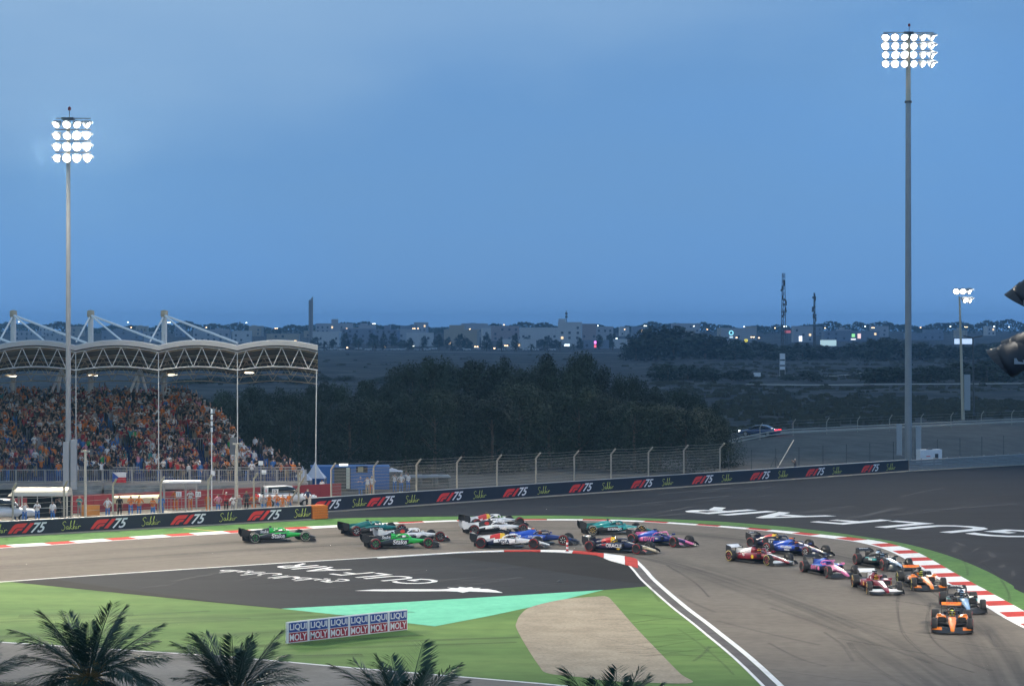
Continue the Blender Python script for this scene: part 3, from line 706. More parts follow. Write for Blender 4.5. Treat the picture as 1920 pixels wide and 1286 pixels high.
def person_mesh(pose, sub):
    v = []; e = []; r = []; kind = []
    def J(p, rr): v.append(p); r.append(rr); return len(v)-1
    def E_(a, b, k): e.append((a, b)); kind.append(k)
    pel = J((0, 0, .95), .15); che = J((0, 0, 1.22), .155); nb = J((0, 0, 1.44), .10); nk = J((0, .01, 1.52), .055)
    hd = J((0, .025, 1.62), .095); ht = J((0, .02, 1.70), .085)
    E_(pel, che, 0); E_(che, nb, 0); E_(nb, nk, 2); E_(nk, hd, 2); E_(hd, ht, 3)
    for s in (-1, 1):
        hp = J((s*.10, 0, .86), .095); kn = J((s*.115, .03, .48), .065); an = J((s*.12, -.01, .10), .045); to = J((s*.13, .13, .045), .04)
        E_(pel, hp, 1); E_(hp, kn, 1); E_(kn, an, 1); E_(an, to, 3)
        sh = J((s*.19, 0, 1.40), .065)
        P = {'down': ((s*.25, -.01, 1.12), (s*.24, .06, .86), (s*.23, .09, .77)),
             'up': ((s*.30, .05, 1.60), (s*.24, .08, 1.86), (s*.23, .09, 1.96)),
             'phone': ((s*.26, .16, 1.30), (s*.10, .34, 1.54), (s*.05, .37, 1.62)),
             'clap': ((s*.25, .08, 1.18), (s*.09, .30, 1.28), (s*.03, .34, 1.33)),
             'hips': ((s*.36, -.06, 1.16), (s*.20, .06, 1.0), (s*.14, .08, .98)),
             'one': ((s*.30, .06, 1.58), (s*.26, .10, 1.85), (s*.25, .11, 1.95)) if s > 0 else ((s*.25, -.01, 1.12), (s*.24, .08, .88), (s*.23, .11, .79))}[pose]
        el = J(P[0], .047); wr = J(P[1], .034); ha = J(P[2], .042)
        E_(nb, sh, 0); E_(sh, el, 0); E_(el, wr, 2); E_(wr, ha, 2)
    me = bpy.data.meshes.new('person'); me.from_pydata(v, e, [])
    o = bpy.data.objects.new('person', me); C.objects.link(o)
    md = o.modifiers.new('skin', 'SKIN'); md.use_smooth_shade = True
    sv = me.skin_vertices[0].data if me.skin_vertices else None
    if sv is None:
        bm = bmesh.new(); bm.from_mesh(me); bm.verts.layers.skin.verify(); bm.to_mesh(me); bm.free(); sv = me.skin_vertices[0].data
    for i, rr in enumerate(r): sv[i].radius = (rr*1.05, rr*.85) if i in (0, 1, 2) else (rr, rr)
    for i in range(len(v)): sv[i].use_root = (i == 0)
    if sub: o.modifiers.new('sub', 'SUBSURF').levels = sub
    dg = bpy.context.evaluated_depsgraph_get(); out = bpy.data.meshes.new_from_object(o.evaluated_get(dg))
    bpy.data.objects.remove(o)
    out.materials.clear()
    for m in (M_cl['white'], M_cl['navy'], M_skins[0], M_hair[0]): out.materials.append(m)
    seg = [(Vector(v[a]), Vector(v[b]), k) for (a, b), k in zip(e, kind)]
    for p in out.polygons:
        c = p.center; best = None
        for a, b, k in seg:
            d = b-a; t = max(0, min(1, (c-a).dot(d)/d.length_squared)); q = (c-(a+d*t)).length
            if best is None or q < best[0]: best = (q, k)
        k = best[1]
        if c.z > 1.53 and abs(c.x) < .13 and c.y < .2:
            k = 3 if (c.z > 1.66 or c.y < -.02) and c.z > 1.56 else 2
        p.material_index = k; p.use_smooth = True
    out.name = 'person_'+pose
    return out
POSES = ['down', 'up', 'phone', 'clap', 'hips', 'one']
PM = {p: person_mesh(p, 1) for p in POSES}
PL = {p: person_mesh(p, 0) for p in POSES}
POSE_TXT = {'down': 'arms down', 'up': 'arms raised', 'phone': 'phone raised', 'clap': 'hands clasped', 'hips': 'hands on hips', 'one': 'one arm raised'}
def person(loc, rz, pose, shirt, pants, label, group, hair=None, k=1.0, skin=None):
    o = inst('person', PM[pose], None, loc, (0, 0, rz), (k, k, k))
    for i, m in ((0, M_cl[shirt]), (1, M_cl[pants]), (2, skin or R.choice(M_skins)), (3, hair or R.choice(M_hair[:3]))):
        o.material_slots[i].link = 'OBJECT'; o.material_slots[i].material = m
    return tag(o, label, 'person', group)

# ------------------------------------------------------------------ grandstand
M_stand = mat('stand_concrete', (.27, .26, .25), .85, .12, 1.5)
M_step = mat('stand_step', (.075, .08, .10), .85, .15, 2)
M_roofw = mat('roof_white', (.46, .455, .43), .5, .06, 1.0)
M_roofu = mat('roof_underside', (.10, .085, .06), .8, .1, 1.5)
M_trw = mat('truss_white', (.60, .59, .55), .5, .05)
M_trt = mat('truss_sand', (.42, .33, .21), .55, .08)
M_hoard = mat('red_hoarding', (.33, .03, .035), .6, .08, 1)
M_seat = mat('seat_blue', (.03, .06, .20), .5, .1)
ST = thing('grandstand', 'covered grandstand with scalloped white roof and masts, packed with spectators', 'grandstand', Vector((at(300, 940, 204).x, 204, 0)))
so = Vector(ST.location)
def sx(px, Y): return (px-960)*Y/F
ROWS = 22; row = []
for i in range(ROWS):
    Y = 205.6+.82*i; z = 1.4+.295*i
    x0 = sx(-70, Y); x1 = sx(lerp(566, 352, (i/(ROWS-1))**.85), Y); row.append((Y, z, x0, x1))
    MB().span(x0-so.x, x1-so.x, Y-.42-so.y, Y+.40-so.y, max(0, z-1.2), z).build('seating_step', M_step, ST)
    b = MB(); x = x0
    while x < x1-.3: b.span(x-so.x+.04, x-so.x+.46, Y+.16-so.y, Y+.38-so.y, z+.002, z+.38); x += .5
    tag(b.build('seat_row', M_seat, ST), kind='stuff')
zf = 1.4
MB().span(row[0][2]-so.x, row[0][3]-so.x+.6, -.25, 1.15, .85, 1.398).build('front_beam', M_stand, ST)
for px in range(-40, 580, 78):
    X = sx(px, 204.6)-so.x; MB().span(X-.2, X+.2, .3, .75, 0, .848).build('column', M_stand, ST)
MB().span(row[0][2]-so.x, row[0][3]-so.x, 1.3, 1.5, 0, 1.39).build('shade_panel', mat('void_shade', (.05, .055, .06), .8), ST)  # dark panel whose colour stands for shade in the void beneath the rows
# front railing: posts, rails, balusters; higher panels at the right end
xa, xb = row[0][2]-so.x, row[0][3]-so.x+.5
for k in range(13):
    X = lerp(xa, xb, k/12); MB().span(X-.07, X+.07, -.22, -.08, 1.40, 2.55).build('railing_post', M_galv, ST)
for z in (1.5, 2.5): MB().span(xa, xb, -.2, -.12, z, z+.07).build('railing_rail', M_galv, ST)
b = MB(); X = xa
while X < xb: b.span(X, X+.03, -.175, -.145, 1.57, 2.5); X += .16
tag(b.build('railing_bars', M_galv, ST), kind='stuff')
for (p0, p1) in ((212, 262), (428, 470), (475, 562)):
    MB().span(sx(p0, 204)-so.x, sx(p1, 204)-so.x, -.2, -.12, 2.70, 2.78).build('railing_rail', M_galv, ST)
for (p0, p1, i) in ((330/4, 440/4, 7), (1440/4, 1560/4, 8)):      # vomitory rails among the seats
    Y, z = row[i][0], row[i][1]
    for s in range(8):
        X = sx(lerp(p0, p1, s/7), Y)-so.x; MB().span(X-.02, X+.02, Y-so.y-.46, Y-so.y-.43, z-.2, z+1.1).build('railing_post', M_galv, ST)
    MB().span(sx(p0, Y)-so.x, sx(p1, Y)-so.x, Y-so.y-.47, Y-so.y-.42, z+1.1, z+1.16).build('railing_rail', M_galv, ST)
# roof: five scalloped bays, high at the front and falling to the back
YR0, YR1 = 204.2, 224.0
nodes = [-158, -8, 142, 297, 445, 596]
zt0 = 13.35; zt1 = 10.75
def roofz(u, v): return lerp(zt0, zt1, v)+.46*math.sin(math.pi*u)**.9
for k in range(5):
    xa, xb = sx(nodes[k], YR0), sx(nodes[k+1], YR0); N = 12
    b = MB(); vs = []
    for v in (0, 1):
        for i in range(N+1):
            u = i/N; X = lerp(xa, xb, u)*(1+v*(YR1/YR0-1))-so.x; Y = lerp(YR0, YR1, v)-so.y; vs.append((X, Y, roofz(u, v)-.42))
    n = N+1
    b.add(vs, [(i, i+1, n+i+1, n+i) for i in range(N)], 0, True)
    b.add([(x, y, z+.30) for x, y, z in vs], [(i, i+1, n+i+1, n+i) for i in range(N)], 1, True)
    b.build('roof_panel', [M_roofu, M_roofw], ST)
    b = MB(); vs = []
    for i in range(N+1):
        u = i/N; X = lerp(xa, xb, u)-so.x; z = roofz(u, 0); vs += [(X, -.02+YR0-so.y-.22, z-.06), (X, YR0-so.y-.22, z-.46), (X, YR0-so.y+.02, z-.46), (X, YR0-so.y+.02, z)]
    fs = []
    for i in range(N):
        for q in range(4): fs.append((4*i+q, 4*i+(q+1) % 4, 4*i+4+(q+1) % 4, 4*i+4+q))
    fs += [(0, 1, 2, 3), (4*N+3, 4*N+2, 4*N+1, 4*N)]
    b.add(vs, fs).build('fascia', M_roofw, ST)
    for (tY, zo, m, rr, d0) in ((YR0+.15, 0, M_trw, .052, 1.55), (YR0+7.5, -1.0, M_trt, .042, 1.35), (YR0+14.5, -1.9, M_trt, .042, 1.2)):
        def tp(u): return Vector((lerp(xa, xb, u)*tY/YR0-so.x, tY-so.y, roofz(u, 0)-.62+zo))
        def bt(u): return Vector((lerp(xa, xb, u)*tY/YR0-so.x, tY-so.y, zt0-.62-d0+zo+.30*math.sin(math.pi*u)))
        MB().path([tp(i/8) for i in range(9)], rr).build('truss_chord', m, ST)
        MB().path([bt(i/8) for i in range(9)], rr).build('truss_chord', m, ST)
        W = [0.01, .11, .22, .33, .44, .55, .66, .77, .88, .99]
        for i in range(9):
            a, c = (bt(W[i]), tp(W[i+1])) if i % 2 == 0 else (tp(W[i]), bt(W[i+1]))
            MB().tube(a, c, rr*.72, n=6).build('truss_web', m, ST)
        MB().tube(tp(0.0), bt(0.0), rr*.8, n=6).build('truss_web', m, ST)
    if k >= 1:
        X = xb-so.x-(.12 if k == 4 else 0)
        MB().tube((X, .3, zt0-2.2), (X-.1*(k == 4), .3, 0), .05, n=6).build('tie_cable', M_trw, ST)
    for v0 in (.1, .35, .6, .85):        # purlins under the sheets
        MB().path([Vector((lerp(xa, xb, i/6)*lerp(YR0, YR1, v0)/YR0-so.x, lerp(YR0, YR1, v0)-so.y, roofz(i/6, v0)-.52)) for i in range(7)], .06).build('purlin', M_trt, ST)
YM = 222.0
M_strut = mat('strut_white', (.75, .75, .73), .5, .04)
for k, px in enumerate((-116, 25, 170, 308)):
    X = sx(px, YM)-so.x; top = at(px, 585, YM).z
    MB().tube((X, YM-so.y, 0), (X, YM-so.y, top), .28, .26, 12).build('roof_mast', M_trw, ST)
    MB().lathe([(.0, .5), (.34, .42), (.36, 0), (.3, -.2)], 10).build('mast_cap', M_trt, ST, (X, YM-so.y, top-.3))
    P0 = Vector((X, YM-so.y, top-.3))
    for (qx, qy, w) in ((px+137, 643, .11), (px+57, 638, .085), (px-27, 641, .08)):
        q = at(qx, qy, YR0+6 if qx > px else YM-3)-so; MB().tube(P0, q, w, n=8).build('stay', M_strut, ST)
for px in (108, 255):                     # white raking struts behind the top rows
    top = at(px+8, 690, YM-1)-so
    for q in (-17, -5, 14): MB().tube(top, at(px+q+6, 735, YM-.5)-so, .13, n=8).build('raking_strut', M_strut, ST)
M_rl = mat('roof_lamp_lit', (1, .9, .72), emit=9)
for (px, py) in ((20, 703), (173, 702), (322, 701), (466, 697)):
    p = at(px, py, 213)-so; o = MB().box(p, (1.0, .5, .12)).build('roof_lamp', M_trt, ST)
    MB().box(p+Vector((.1, -.1, -.1)), (.8, .4, .06), rz=.15).build('lens', M_rl, o)
# printed sheets hung under the front beam
M_print = mat('printed_sheet', (.16, .18, .19), .7, .6, .9, stretch=(1, 1, 2))
for (p0, p1) in ((100, 190), (195, 305), (372, 440)):
    MB().span(sx(p0, 203.5)-so.x, sx(p1, 203.5)-so.x, -.45, -.42, .35, 1.2).build('hanging_sheet', M_print, ST)

# ---- spectators: the front rows one by one, the rest as a mass
cols_w = ['orange']*13+['red']*10+['white']*20+['black']*50+['dark grey']*16+['navy']*12+['blue']*4+['teal']*2+['beige']*4+['maroon']*8+['pink']*3+['grey']*5+['green']
ORD = ['', 'second', 'third', 'fourth', 'fifth', 'sixth', 'seventh', 'eighth', 'ninth', 'tenth', 'eleventh', 'twelfth']
def ordn(n):
    return ('%d' % n)+('th' if 10 < n % 100 < 14 else {1: 'st', 2: 'nd', 3: 'rd'}.get(n % 10, 'th'))
rowname = ['front row', 'second row', 'third row', 'fourth row', 'fifth row', 'sixth row', 'seventh row', 'eighth row', 'ninth row', 'tenth row']
RP = random.Random(21)
crowd = []
def pick(x, y):          # fans of one team stand together
    w = math.sin(x*.9+y*.7)+math.sin(x*.37-y*1.3)
    if w > 1.0 and RP.random() < .28: return 'orange'
    if w < -1.0 and RP.random() < .28: return RP.choice(['red', 'maroon'])
    return RP.choice(cols_w)
for i in range(ROWS):
    Y, z, x0, x1 = row[i]; x = x1-.25; n = 0
    while x > x0:
        aisle = any(abs(x-sx(a_-i*5, Y)) < .55 for a_ in (95, 262, 400, 500)) and i < 15
        if RP.random() < (.10 if aisle else (.93 if i > 1 else .80)):
            crowd.append((i, x+RP.uniform(-.1, .1), Y-.12+RP.uniform(-.08, .08), z, pick(x, Y), RP.choice(['black', 'navy', 'dark grey', 'beige', 'blue', 'grey']), RP.choices(POSES, [3, 3, 5, 3, 1, 2])[0], RP.uniform(.92, 1.06), RP.uniform(-.7, .7)))
        x -= RP.uniform(.44, .58)
vis = [c for c in crowd if c[1] > sx(-8, c[2])]
single = [c for c in vis][:292]
cnt = {}
for (i, x, y, z, sh, pa, po, k, yaw) in single:
    cnt[i] = cnt.get(i, 0)+1
    person((x, y, z), math.pi+yaw, po, sh, pa, 'spectator in %s top, %s, %s, %s from right end of stand' % (sh, POSE_TXT[po], rowname[i], ordn(cnt[i])), 'spectators in the grandstand', k=k)
rest = crowd[len(single):] if len(single) < len(crowd) else []
rest = [c for c in crowd if c not in set(single)]
def crowd_mesh(lst):
    data = {}
    for p in POSES:
        me = PL[p]; n = len(me.vertices); co = np.empty(n*3); me.vertices.foreach_get('co', co)
        data[p] = (co.reshape(-1, 3), [list(q.vertices) for q in me.polygons], [q.material_index for q in me.polygons])
    mats = [M_cl[c] for c in CL]+M_skins+M_hair; ci = {c: i for i, c in enumerate(CL)}; nS = len(CL); nH = nS+len(M_skins)
    V = []; Fc = []; MI = []; base = 0
    for (i, x, y, z, sh, pa, po, k, yaw) in lst:
        co, fs, mi = data[po]; a = math.pi+yaw; ca, sa = math.cos(a), math.sin(a)
        q = co*k; w = np.stack([q[:, 0]*ca-q[:, 1]*sa+x, q[:, 0]*sa+q[:, 1]*ca+y, q[:, 2]+z], 1); V.append(w)
        tab = (ci[sh], ci[pa], nS+RP.randrange(len(M_skins)), nH+RP.choice((0, 0, 0, 1, 2, 2, 3)))
        Fc += [[j+base for j in f] for f in fs]; MI += [tab[m] for m in mi]; base += len(co)
    me = bpy.data.meshes.new('crowd'); me.from_pydata(np.concatenate(V).tolist(), [], Fc)
    for m in mats: me.materials.append(m)
    me.polygons.foreach_set('material_index', MI); me.polygons.foreach_set('use_smooth', [True]*len(Fc)); me.update(); return me
tag(inst('crowd', crowd_mesh(rest)), 'mass of spectators filling the upper rows of the grandstand', 'crowd', kind='stuff')
# flag on the railing
fl = thing('flag', 'white, red and blue flag hung on the grandstand railing', 'flag', (sx(224, 203.6), 203.55, 1.45))
def wavy(poly, m, name, y0):
    bm = bmesh.new(); bm.faces.new([bm.verts.new((p[0], 0, p[1])) for p in poly])
    for x in np.arange(-.6, .6, .1): bmesh.ops.bisect_plane(bm, geom=bm.verts[:]+bm.edges[:]+bm.faces[:], plane_co=(x, 0, 0), plane_no=(1, 0, 0))
    for v in bm.verts: v.co.y = .025*math.sin(v.co.x*11)+y0
    me = bpy.data.meshes.new(name); bm.to_mesh(me); bm.free(); me.materials.append(m); inst(name, me, fl)
wavy([(-.6, .45), (.6, .45), (.6, .9), (-.6, .9)], mat('flag_white', (.7, .7, .7)), 'white_band', 0)
wavy([(-.6, 0), (.6, 0), (.6, .445), (-.6, .445)], mat('flag_red', (.5, .03, .04)), 'red_band', 0)
wavy([(-.6, 0), (-.05, .45), (-.6, .9)], mat('flag_blue', (.03, .08, .32)), 'blue_wedge', -.012)
# ------------------------------------------------------------------ trackside things below the stand
WA, WB = G(-60, 972), G(640, 936.5); dW = WB-WA; aW = math.atan2(dW.y, dW.x)
t = thing('red_hoarding', 'long red hoarding behind the marshals, under the grandstand', 'hoarding', WA, aW)
nW = 16
for i in range(nW): MB().span(i*dW.length/nW+.01, (i+1)*dW.length/nW-.01, 0, .08, .0, 1.42).build('panel', M_hoard, t)
M_cream = mat('cream_canvas', (.55, .50, .40), .7, .06, 2)
# vaulted canopy shelter on the far left
bs = G(72, 974); t = thing('canopy_shelter', 'cream vaulted canopy shelter on posts beside the white pickup', 'shelter', bs)
k = F/bs.y
def lx(px): return (px-960)*bs.y/F-bs.x
def lz(py): return H-(py-YH)*bs.y/F
b = MB(); n = 8; vs = []
for x in (lx(33), lx(131)):
    for i in range(n+1):
        a = math.pi*i/n; vs.append((x-(1.1*math.cos(a))*0, 1.1*math.cos(a), lz(928)+.62*math.sin(a)))
b.add(vs, [(i, i+1, n+2+i, n+1+i) for i in range(n)], 0, True); b.add(vs, [tuple(range(n+1)), tuple(range(n+1, 2*n+2))])
b.build('canopy', M_cream, t)
b = MB(); vs = []
for i in range(n+1): a = math.pi*i/n; vs.append((lx(33), 1.1*math.cos(a), lz(928)+.62*math.sin(a)))
vs.append((lx(14), 0, lz(930))); b.add(vs, [(i, i+1, n+1) for i in range(n)], 0, True).build('canopy_end', M_cream, t)
for (x, y) in ((lx(30), -1), (lx(46), -1), (lx(130), -1), (lx(30), 1), (lx(130), 1)): MB().tube((x, y, 0), (x, y, lz(928)), .07).build('post', M_cream, t)
MB().span(lx(46), lx(128), .95, 1.0, .1, lz(932)).build('back_screen', mat('screen_dark', (.03, .035, .04), .9), t)
for px in (75, 102): MB().tube((lx(px), -1, .6), (lx(px), -1, lz(928)), .03).build('rail', M_galv, t)
MB().span(lx(46), lx(128), -1.02, -.98, .95, 1.0).build('rail', M_galv, t)
# flat beige awning
bs = G(257, 965); t = thing('awning', 'long flat beige awning on posts between the marshals', 'awning', bs)
b = MB(); n = 6; vs = []
for x in (lx(214), lx(299)):
    for i in range(n+1): u = i/n; vs.append((x, lerp(-.7, .9, u), lz(936)+.28*math.sin(math.pi*u)+(.12 if x > 0 else 0)))
b.add(vs, [(i, i+1, n+2+i, n+1+i) for i in range(n)], 0, True); b.build('canopy', mat('awning_beige', (.52, .44, .28), .7, .06), t)
MB().span(lx(214), lx(299), -.74, -.70, lz(942), lz(932)).build('valance', mat('awning_beige', (.52, .44, .28)), t)
for x in (lx(219), lx(295)): MB().tube((x, .3, 0), (x, .3, lz(936)), .05).build('post', M_tanst, t)
# orange advert board, marshal platform
bs = G(170, 972); t = thing('orange_board', 'plain orange board standing at the foot of the red hoarding', 'board', bs, .2)
MB().span(-.7, .7, -.03, .03, .1, lz(946)).build('panel', mat('board_orange', (.62, .24, .04), .6, .08), t)
for s in (-.6, .6): MB().span(s-.03, s+.03, .03, .3, 0, .5).build('foot', M_dark, t)
bs = G(341, 966); t = thing('marshal_platform', 'railed marshal platform with white flat roof and small signs', 'platform', bs, .1)
zr = lz(904); x0, x1 = lx(308), lx(374)
MB().span(x0-.1, x1+.1, -.9, .9, zr, zr+.12).build('roof', M_wht, t)
for x in (x0, x1-.25, (x0+x1)/2+.3):
    for y in (-.8, .8): MB().tube((x, y, 0), (x, y, zr), .045).build('post', M_galv, t)
zd = lz(958)
MB().span(x0-.1, x1+.1, -.9, .9, zd-.12, zd).build('deck', M_conc, t)
for z in (zd+.1, zd+1.05): MB().span(x0, x1, -.85, -.8, z, z+.05).build('rail', M_galv, t)
X = x0
while X < x1: MB().span(X, X+.035, -.84, -.81, zd+.15, zd+1.05).build('bar', M_galv, t); X += .28
M_sign = mat('sign_white', (.72, .72, .70), .5, .04)
for px, s in ((336, '11'), (372, '7:5')):
    p = MB().span(lx(px)-.22, lx(px)+.22, -.9, -.87, lz(930), lz(920)).build('sign', M_sign, t)
    me = text_mesh(s, M_dark, .3, 0, 0, .003); inst('lettering', me, p, (lx(px), -.912, lz(925)), (math.pi/2, 0, 0))
def marshal(px, Y, pose, shirt, pants, lab, zb=0, k=1.0, hair=None, yaw=0):
    person((sx(px, Y), Y, zb), math.pi+yaw, pose, shirt, pants, lab, 'marshals and crew behind the banner wall', hair=hair, k=k)
pz = lz(958); pY = bs.y
marshal(329, pY-.2, 'hips', 'orange', 'orange', 'marshal in full orange suit at the left of the railed platform', pz)
marshal(357, pY+.1, 'clap', 'white', 'orange', 'marshal in white top at the right of the railed platform', pz)
mh = mat('helmet_white', (.7, .7, .7), .3, 0)
for (px, Y, po, sh, pa, lab) in [
    (27, 180, 'hips', 'white', 'blue', 'marshal in white and blue nearest the white pickup'), (46, 177, 'phone', 'white', 'blue', 'second marshal from the pickup, white top, arms up to the face'),
    (70, 178, 'clap', 'white', 'blue', 'marshal in white leaning at the left of the canopy front'), (78, 183, 'hips', 'white', 'black', 'taller marshal in white inside the cream canopy'),
    (99, 178, 'down', 'white', 'blue', 'stout marshal in white and pale blue in the middle of the canopy'), (112, 182, 'phone', 'dark grey', 'black', 'person in dark clothes at the right post of the canopy'),
    (149, 184, 'clap', 'teal', 'grey', 'person in teal top left of the orange board'), (202, 182, 'hips', 'white', 'blue', 'marshal in white with cap standing right of the orange board'),
    (224, 184, 'down', 'black', 'black', 'person in black under the left post of the beige awning'), (245, 184, 'clap', 'orange', 'blue', 'marshal in orange at the left under the beige awning'),
    (261, 184, 'hips', 'orange', 'blue', 'marshal in orange and white in the middle under the beige awning'), (287, 182, 'clap', 'orange', 'blue', 'marshal in orange beside the right post of the beige awning'),
    (303, 184, 'down', 'blue', 'blue', 'person in blue between awning and railed platform'), (390, 186, 'down', 'orange', 'orange', 'marshal in orange just right of the railed platform'),
    (409, 186, 'hips', 'pink', 'blue', 'marshal in pale pink top below the thin striped pole'), (424, 188, 'one', 'red', 'black', 'crew member in red with white helmet and one arm raised'),
    (437, 185, 'clap', 'white', 'grey', 'marshal in white left of the cream T-shaped post'), (449, 185, 'phone', 'grey', 'grey', 'marshal in grey top right of the cream T-shaped post'),
    (462, 189, 'down', 'dark grey', 'black', 'crew member in dark suit with pale yellow helmet'), (476, 186, 'hips', 'orange', 'orange', 'large marshal in orange with white helmet before the parked car'),
    (494, 185, 'clap', 'grey', 'blue', 'marshal in grey vest between two orange marshals'), (505, 186, 'phone', 'orange', 'orange', 'marshal in orange raising hands to the face by the parked car'),
    (519, 187, 'clap', 'orange', 'blue', 'marshal in orange at the bonnet of the parked car'), (530, 185, 'hips', 'orange', 'orange', 'marshal in orange leaning left of the slanting brace'),
    (543, 187, 'down', 'orange', 'blue', 'marshal in orange behind the slanting brace'), (577, 192, 'hips', 'navy', 'black', 'person in navy right of the slanting brace'),
    (604, 204, 'down', 'white', 'white', 'person in long white clothes walking left of the blue cabin'), (676, 208, 'clap', 'blue', 'blue', 'crew member in blue before the cabin, left of a pair in white'),
    (689, 208, 'phone', 'white', 'beige', 'person in white before the blue cabin filming with a phone'), (697, 209, 'hips', 'white', 'orange', 'person in white and orange at the right before the blue cabin'),
    (740, 212, 'phone', 'white', 'blue', 'leftmost of three people in white and blue right of the cabin'), (752, 212, 'hips', 'white', 'blue', 'middle one of three people in white and blue right of the cabin'),
    (765, 213, 'one', 'white', 'blue', 'rightmost of three people in white and blue right of the cabin')]:
    marshal(px, Y, po, sh, pa, lab, 0, 1.0, mh if 'white helmet' in lab else (mat('helmet_yellow', (.6, .6, .15), .3, 0) if 'yellow' in lab else None), R.uniform(-.6, .6))
person(bank_pt(1491, 4), math.pi*.6, 'phone', 'dark grey', 'navy', 'lone photographer in dark clothes standing behind the far banner wall', 'marshals and crew behind the banner wall')

# ---- vehicles
M_tyre = mat('tyre_rubber', (.018, .018, .019), .75, .1, 5)
M_carglass = mat('car_glass', (.015, .018, .022), .08, 0)
def road_car(name, label, loc, rz, paint, kind='sedan', group=None, tail=False, cat='car'):
    t = thing(name, label, cat, loc, rz, group)
    L, W = (4.9, 1.85) if kind == 'sedan' else (4.9, 1.9)
    if kind == 'sedan':
        body = [(-2.4, .35, .78, .86), (-2.3, .28, .92, .9), (-1.5, .25, .98, .92), (0, .25, .95, .93), (1.2, .25, .9, .92), (2.1, .28, .78, .88), (2.42, .36, .62, .78)]
        cab = [(-1.75, .93, .98, .78), (-1.0, .92, 1.36, .66), (-.2, .92, 1.44, .66), (.4, .92, 1.38, .68), (1.15, .88, .94, .78)]
    else:
        body = [(-2.4, .45, 1.05, .92), (-2.3, .40, 1.12, .95), (0, .4, 1.14, .95), (1.0, .4, 1.12, .95), (2.1, .42, 1.02, .92), (2.42, .5, .85, .85)]
        cab = [(-2.2, 1.1, 1.2, .84), (-1.95, 1.1, 1.72, .76), (-.2, 1.1, 1.80, .76), (.45, 1.1, 1.72, .78), (1.15, 1.08, 1.14, .84)]
    def ring(x, zb, zt, hw, e=5, n=16):
        out = []
        for i in range(n):
            a = 2*math.pi*i/n; c, s = math.cos(a), math.sin(a)
            out.append((x, hw*math.copysign(abs(c)**(2/e), c), (zb+zt)/2+(zt-zb)/2*math.copysign(abs(s)**(2/e), s)))
        return out
    MB().loft([ring(*s) for s in body]).build('body', paint, t)
    def reg(c): return 1 if abs(c.y) > .45 and c.z > cab[0][1]+.10 and c.z < cab[2][2]-.08 or (abs(c.x-cab[-1][0]) < .5 or abs(c.x-cab[0][0]) < .35) else 0
    MB().loft([ring(*s, 4) for s in cab], region=reg).build('cabin', [paint, M_carglass], t)
    for x in (-1.45, 1.45):
        for s in (-1, 1):
            w = MB(); Mx = Matrix.Rotation(math.pi/2, 3, 'X'); w.lathe([(.2, -.1), (.33, -.11), (.34, 0), (.33, .11), (.2, .1)], 16, Mx)
            o = w.build('wheel', M_tyre, t, (x, s*.84, .34)); MB().lathe([(.0, -.115), (.2, -.105)] if s > 0 else [(.0, .115), (.2, .105)], 12, Mx).build('rim', M_galv, o)
    for s in (-1, 1):
        MB().box((2.38, s*.62, .66 if kind == 'sedan' else .85), (.1, .36, .14)).build('headlight', mat('headlight_lit', (1, 1, .95), emit=5) if tail else M_wht, t)
        MB().box((-2.40, s*.6, .80 if kind == 'sedan' else .95), (.16, .62, .2)).build('tail_light', mat('tail_light_lit', (1, .03, .05), emit=3.5) if tail else M_red, t)
        MB().box((.85, s*.98, 1.0 if kind == 'sedan' else 1.2), (.18, .16, .13)).build('mirror', paint, t)
    return t
M_carwhite = mat('car_white', (.62, .63, .65), .25, .03, coat=.5)
road_car('sport_utility_car', 'white utility car parked at the left edge behind the banner wall', G(8, 978), rad(8), M_carwhite, 'suv')
road_car('rescue_car', 'white rescue car parked among orange marshals before the red hoarding', Vector((sx(537, 195), 195, 0)), rad(12), M_carwhite, 'suv')
p = bank_pt(1424, 37); rc = road_car('sedan', 'dark blue sedan with red tail lights driving on the bank road', p+Vector((0, 0, .05)), rad(152), mat('car_darkblue', (.025, .05, .13), .2, .03, coat=.6), tail=True)
MB().box((-2.41, 0, .80), (.06, 1.3, .1)).build('light_bar', mat('tail_light_lit', (1, .03, .05)), rc)
# road on the bank
qs = [bank_pt(x, 35.2) for x in range(1340, 2000, 15)]; q2 = [bank_pt(x, 41) for x in range(1340, 2000, 15)]
b = MB(); n = len(qs); b.add([(q.x, q.y, q.z+.03) for q in qs]+[(q.x, q.y, q.z+.03) for q in q2], [(i, i+1, n+i+1, n+i) for i in range(n-1)])
tag(b.build('bank_road', M_serv), kind='structure')
# white generator box on the bank
p = bank_pt(1742, 5); t = thing('generator', 'white generator box on the ground behind the steel guard rail', 'generator', p, .3)
MB().span(-1.3, 1.3, -.5, .5, .15, 1.75).build('case', M_wht, t); MB().span(-1.35, 1.35, -.55, .55, 0, .15).build('skid', M_dark, t)
MB().span(-.2, .25, -.3, .3, 1.75, 1.88).build('exhaust', M_dark, t); MB().span(.45, .85, -.52, -.50, .8, 1.3).build('vent', M_dark, t); MB().span(-.6, -.1, -.52, -.50, 1.0, 1.08).build('stripe', M_red, t)

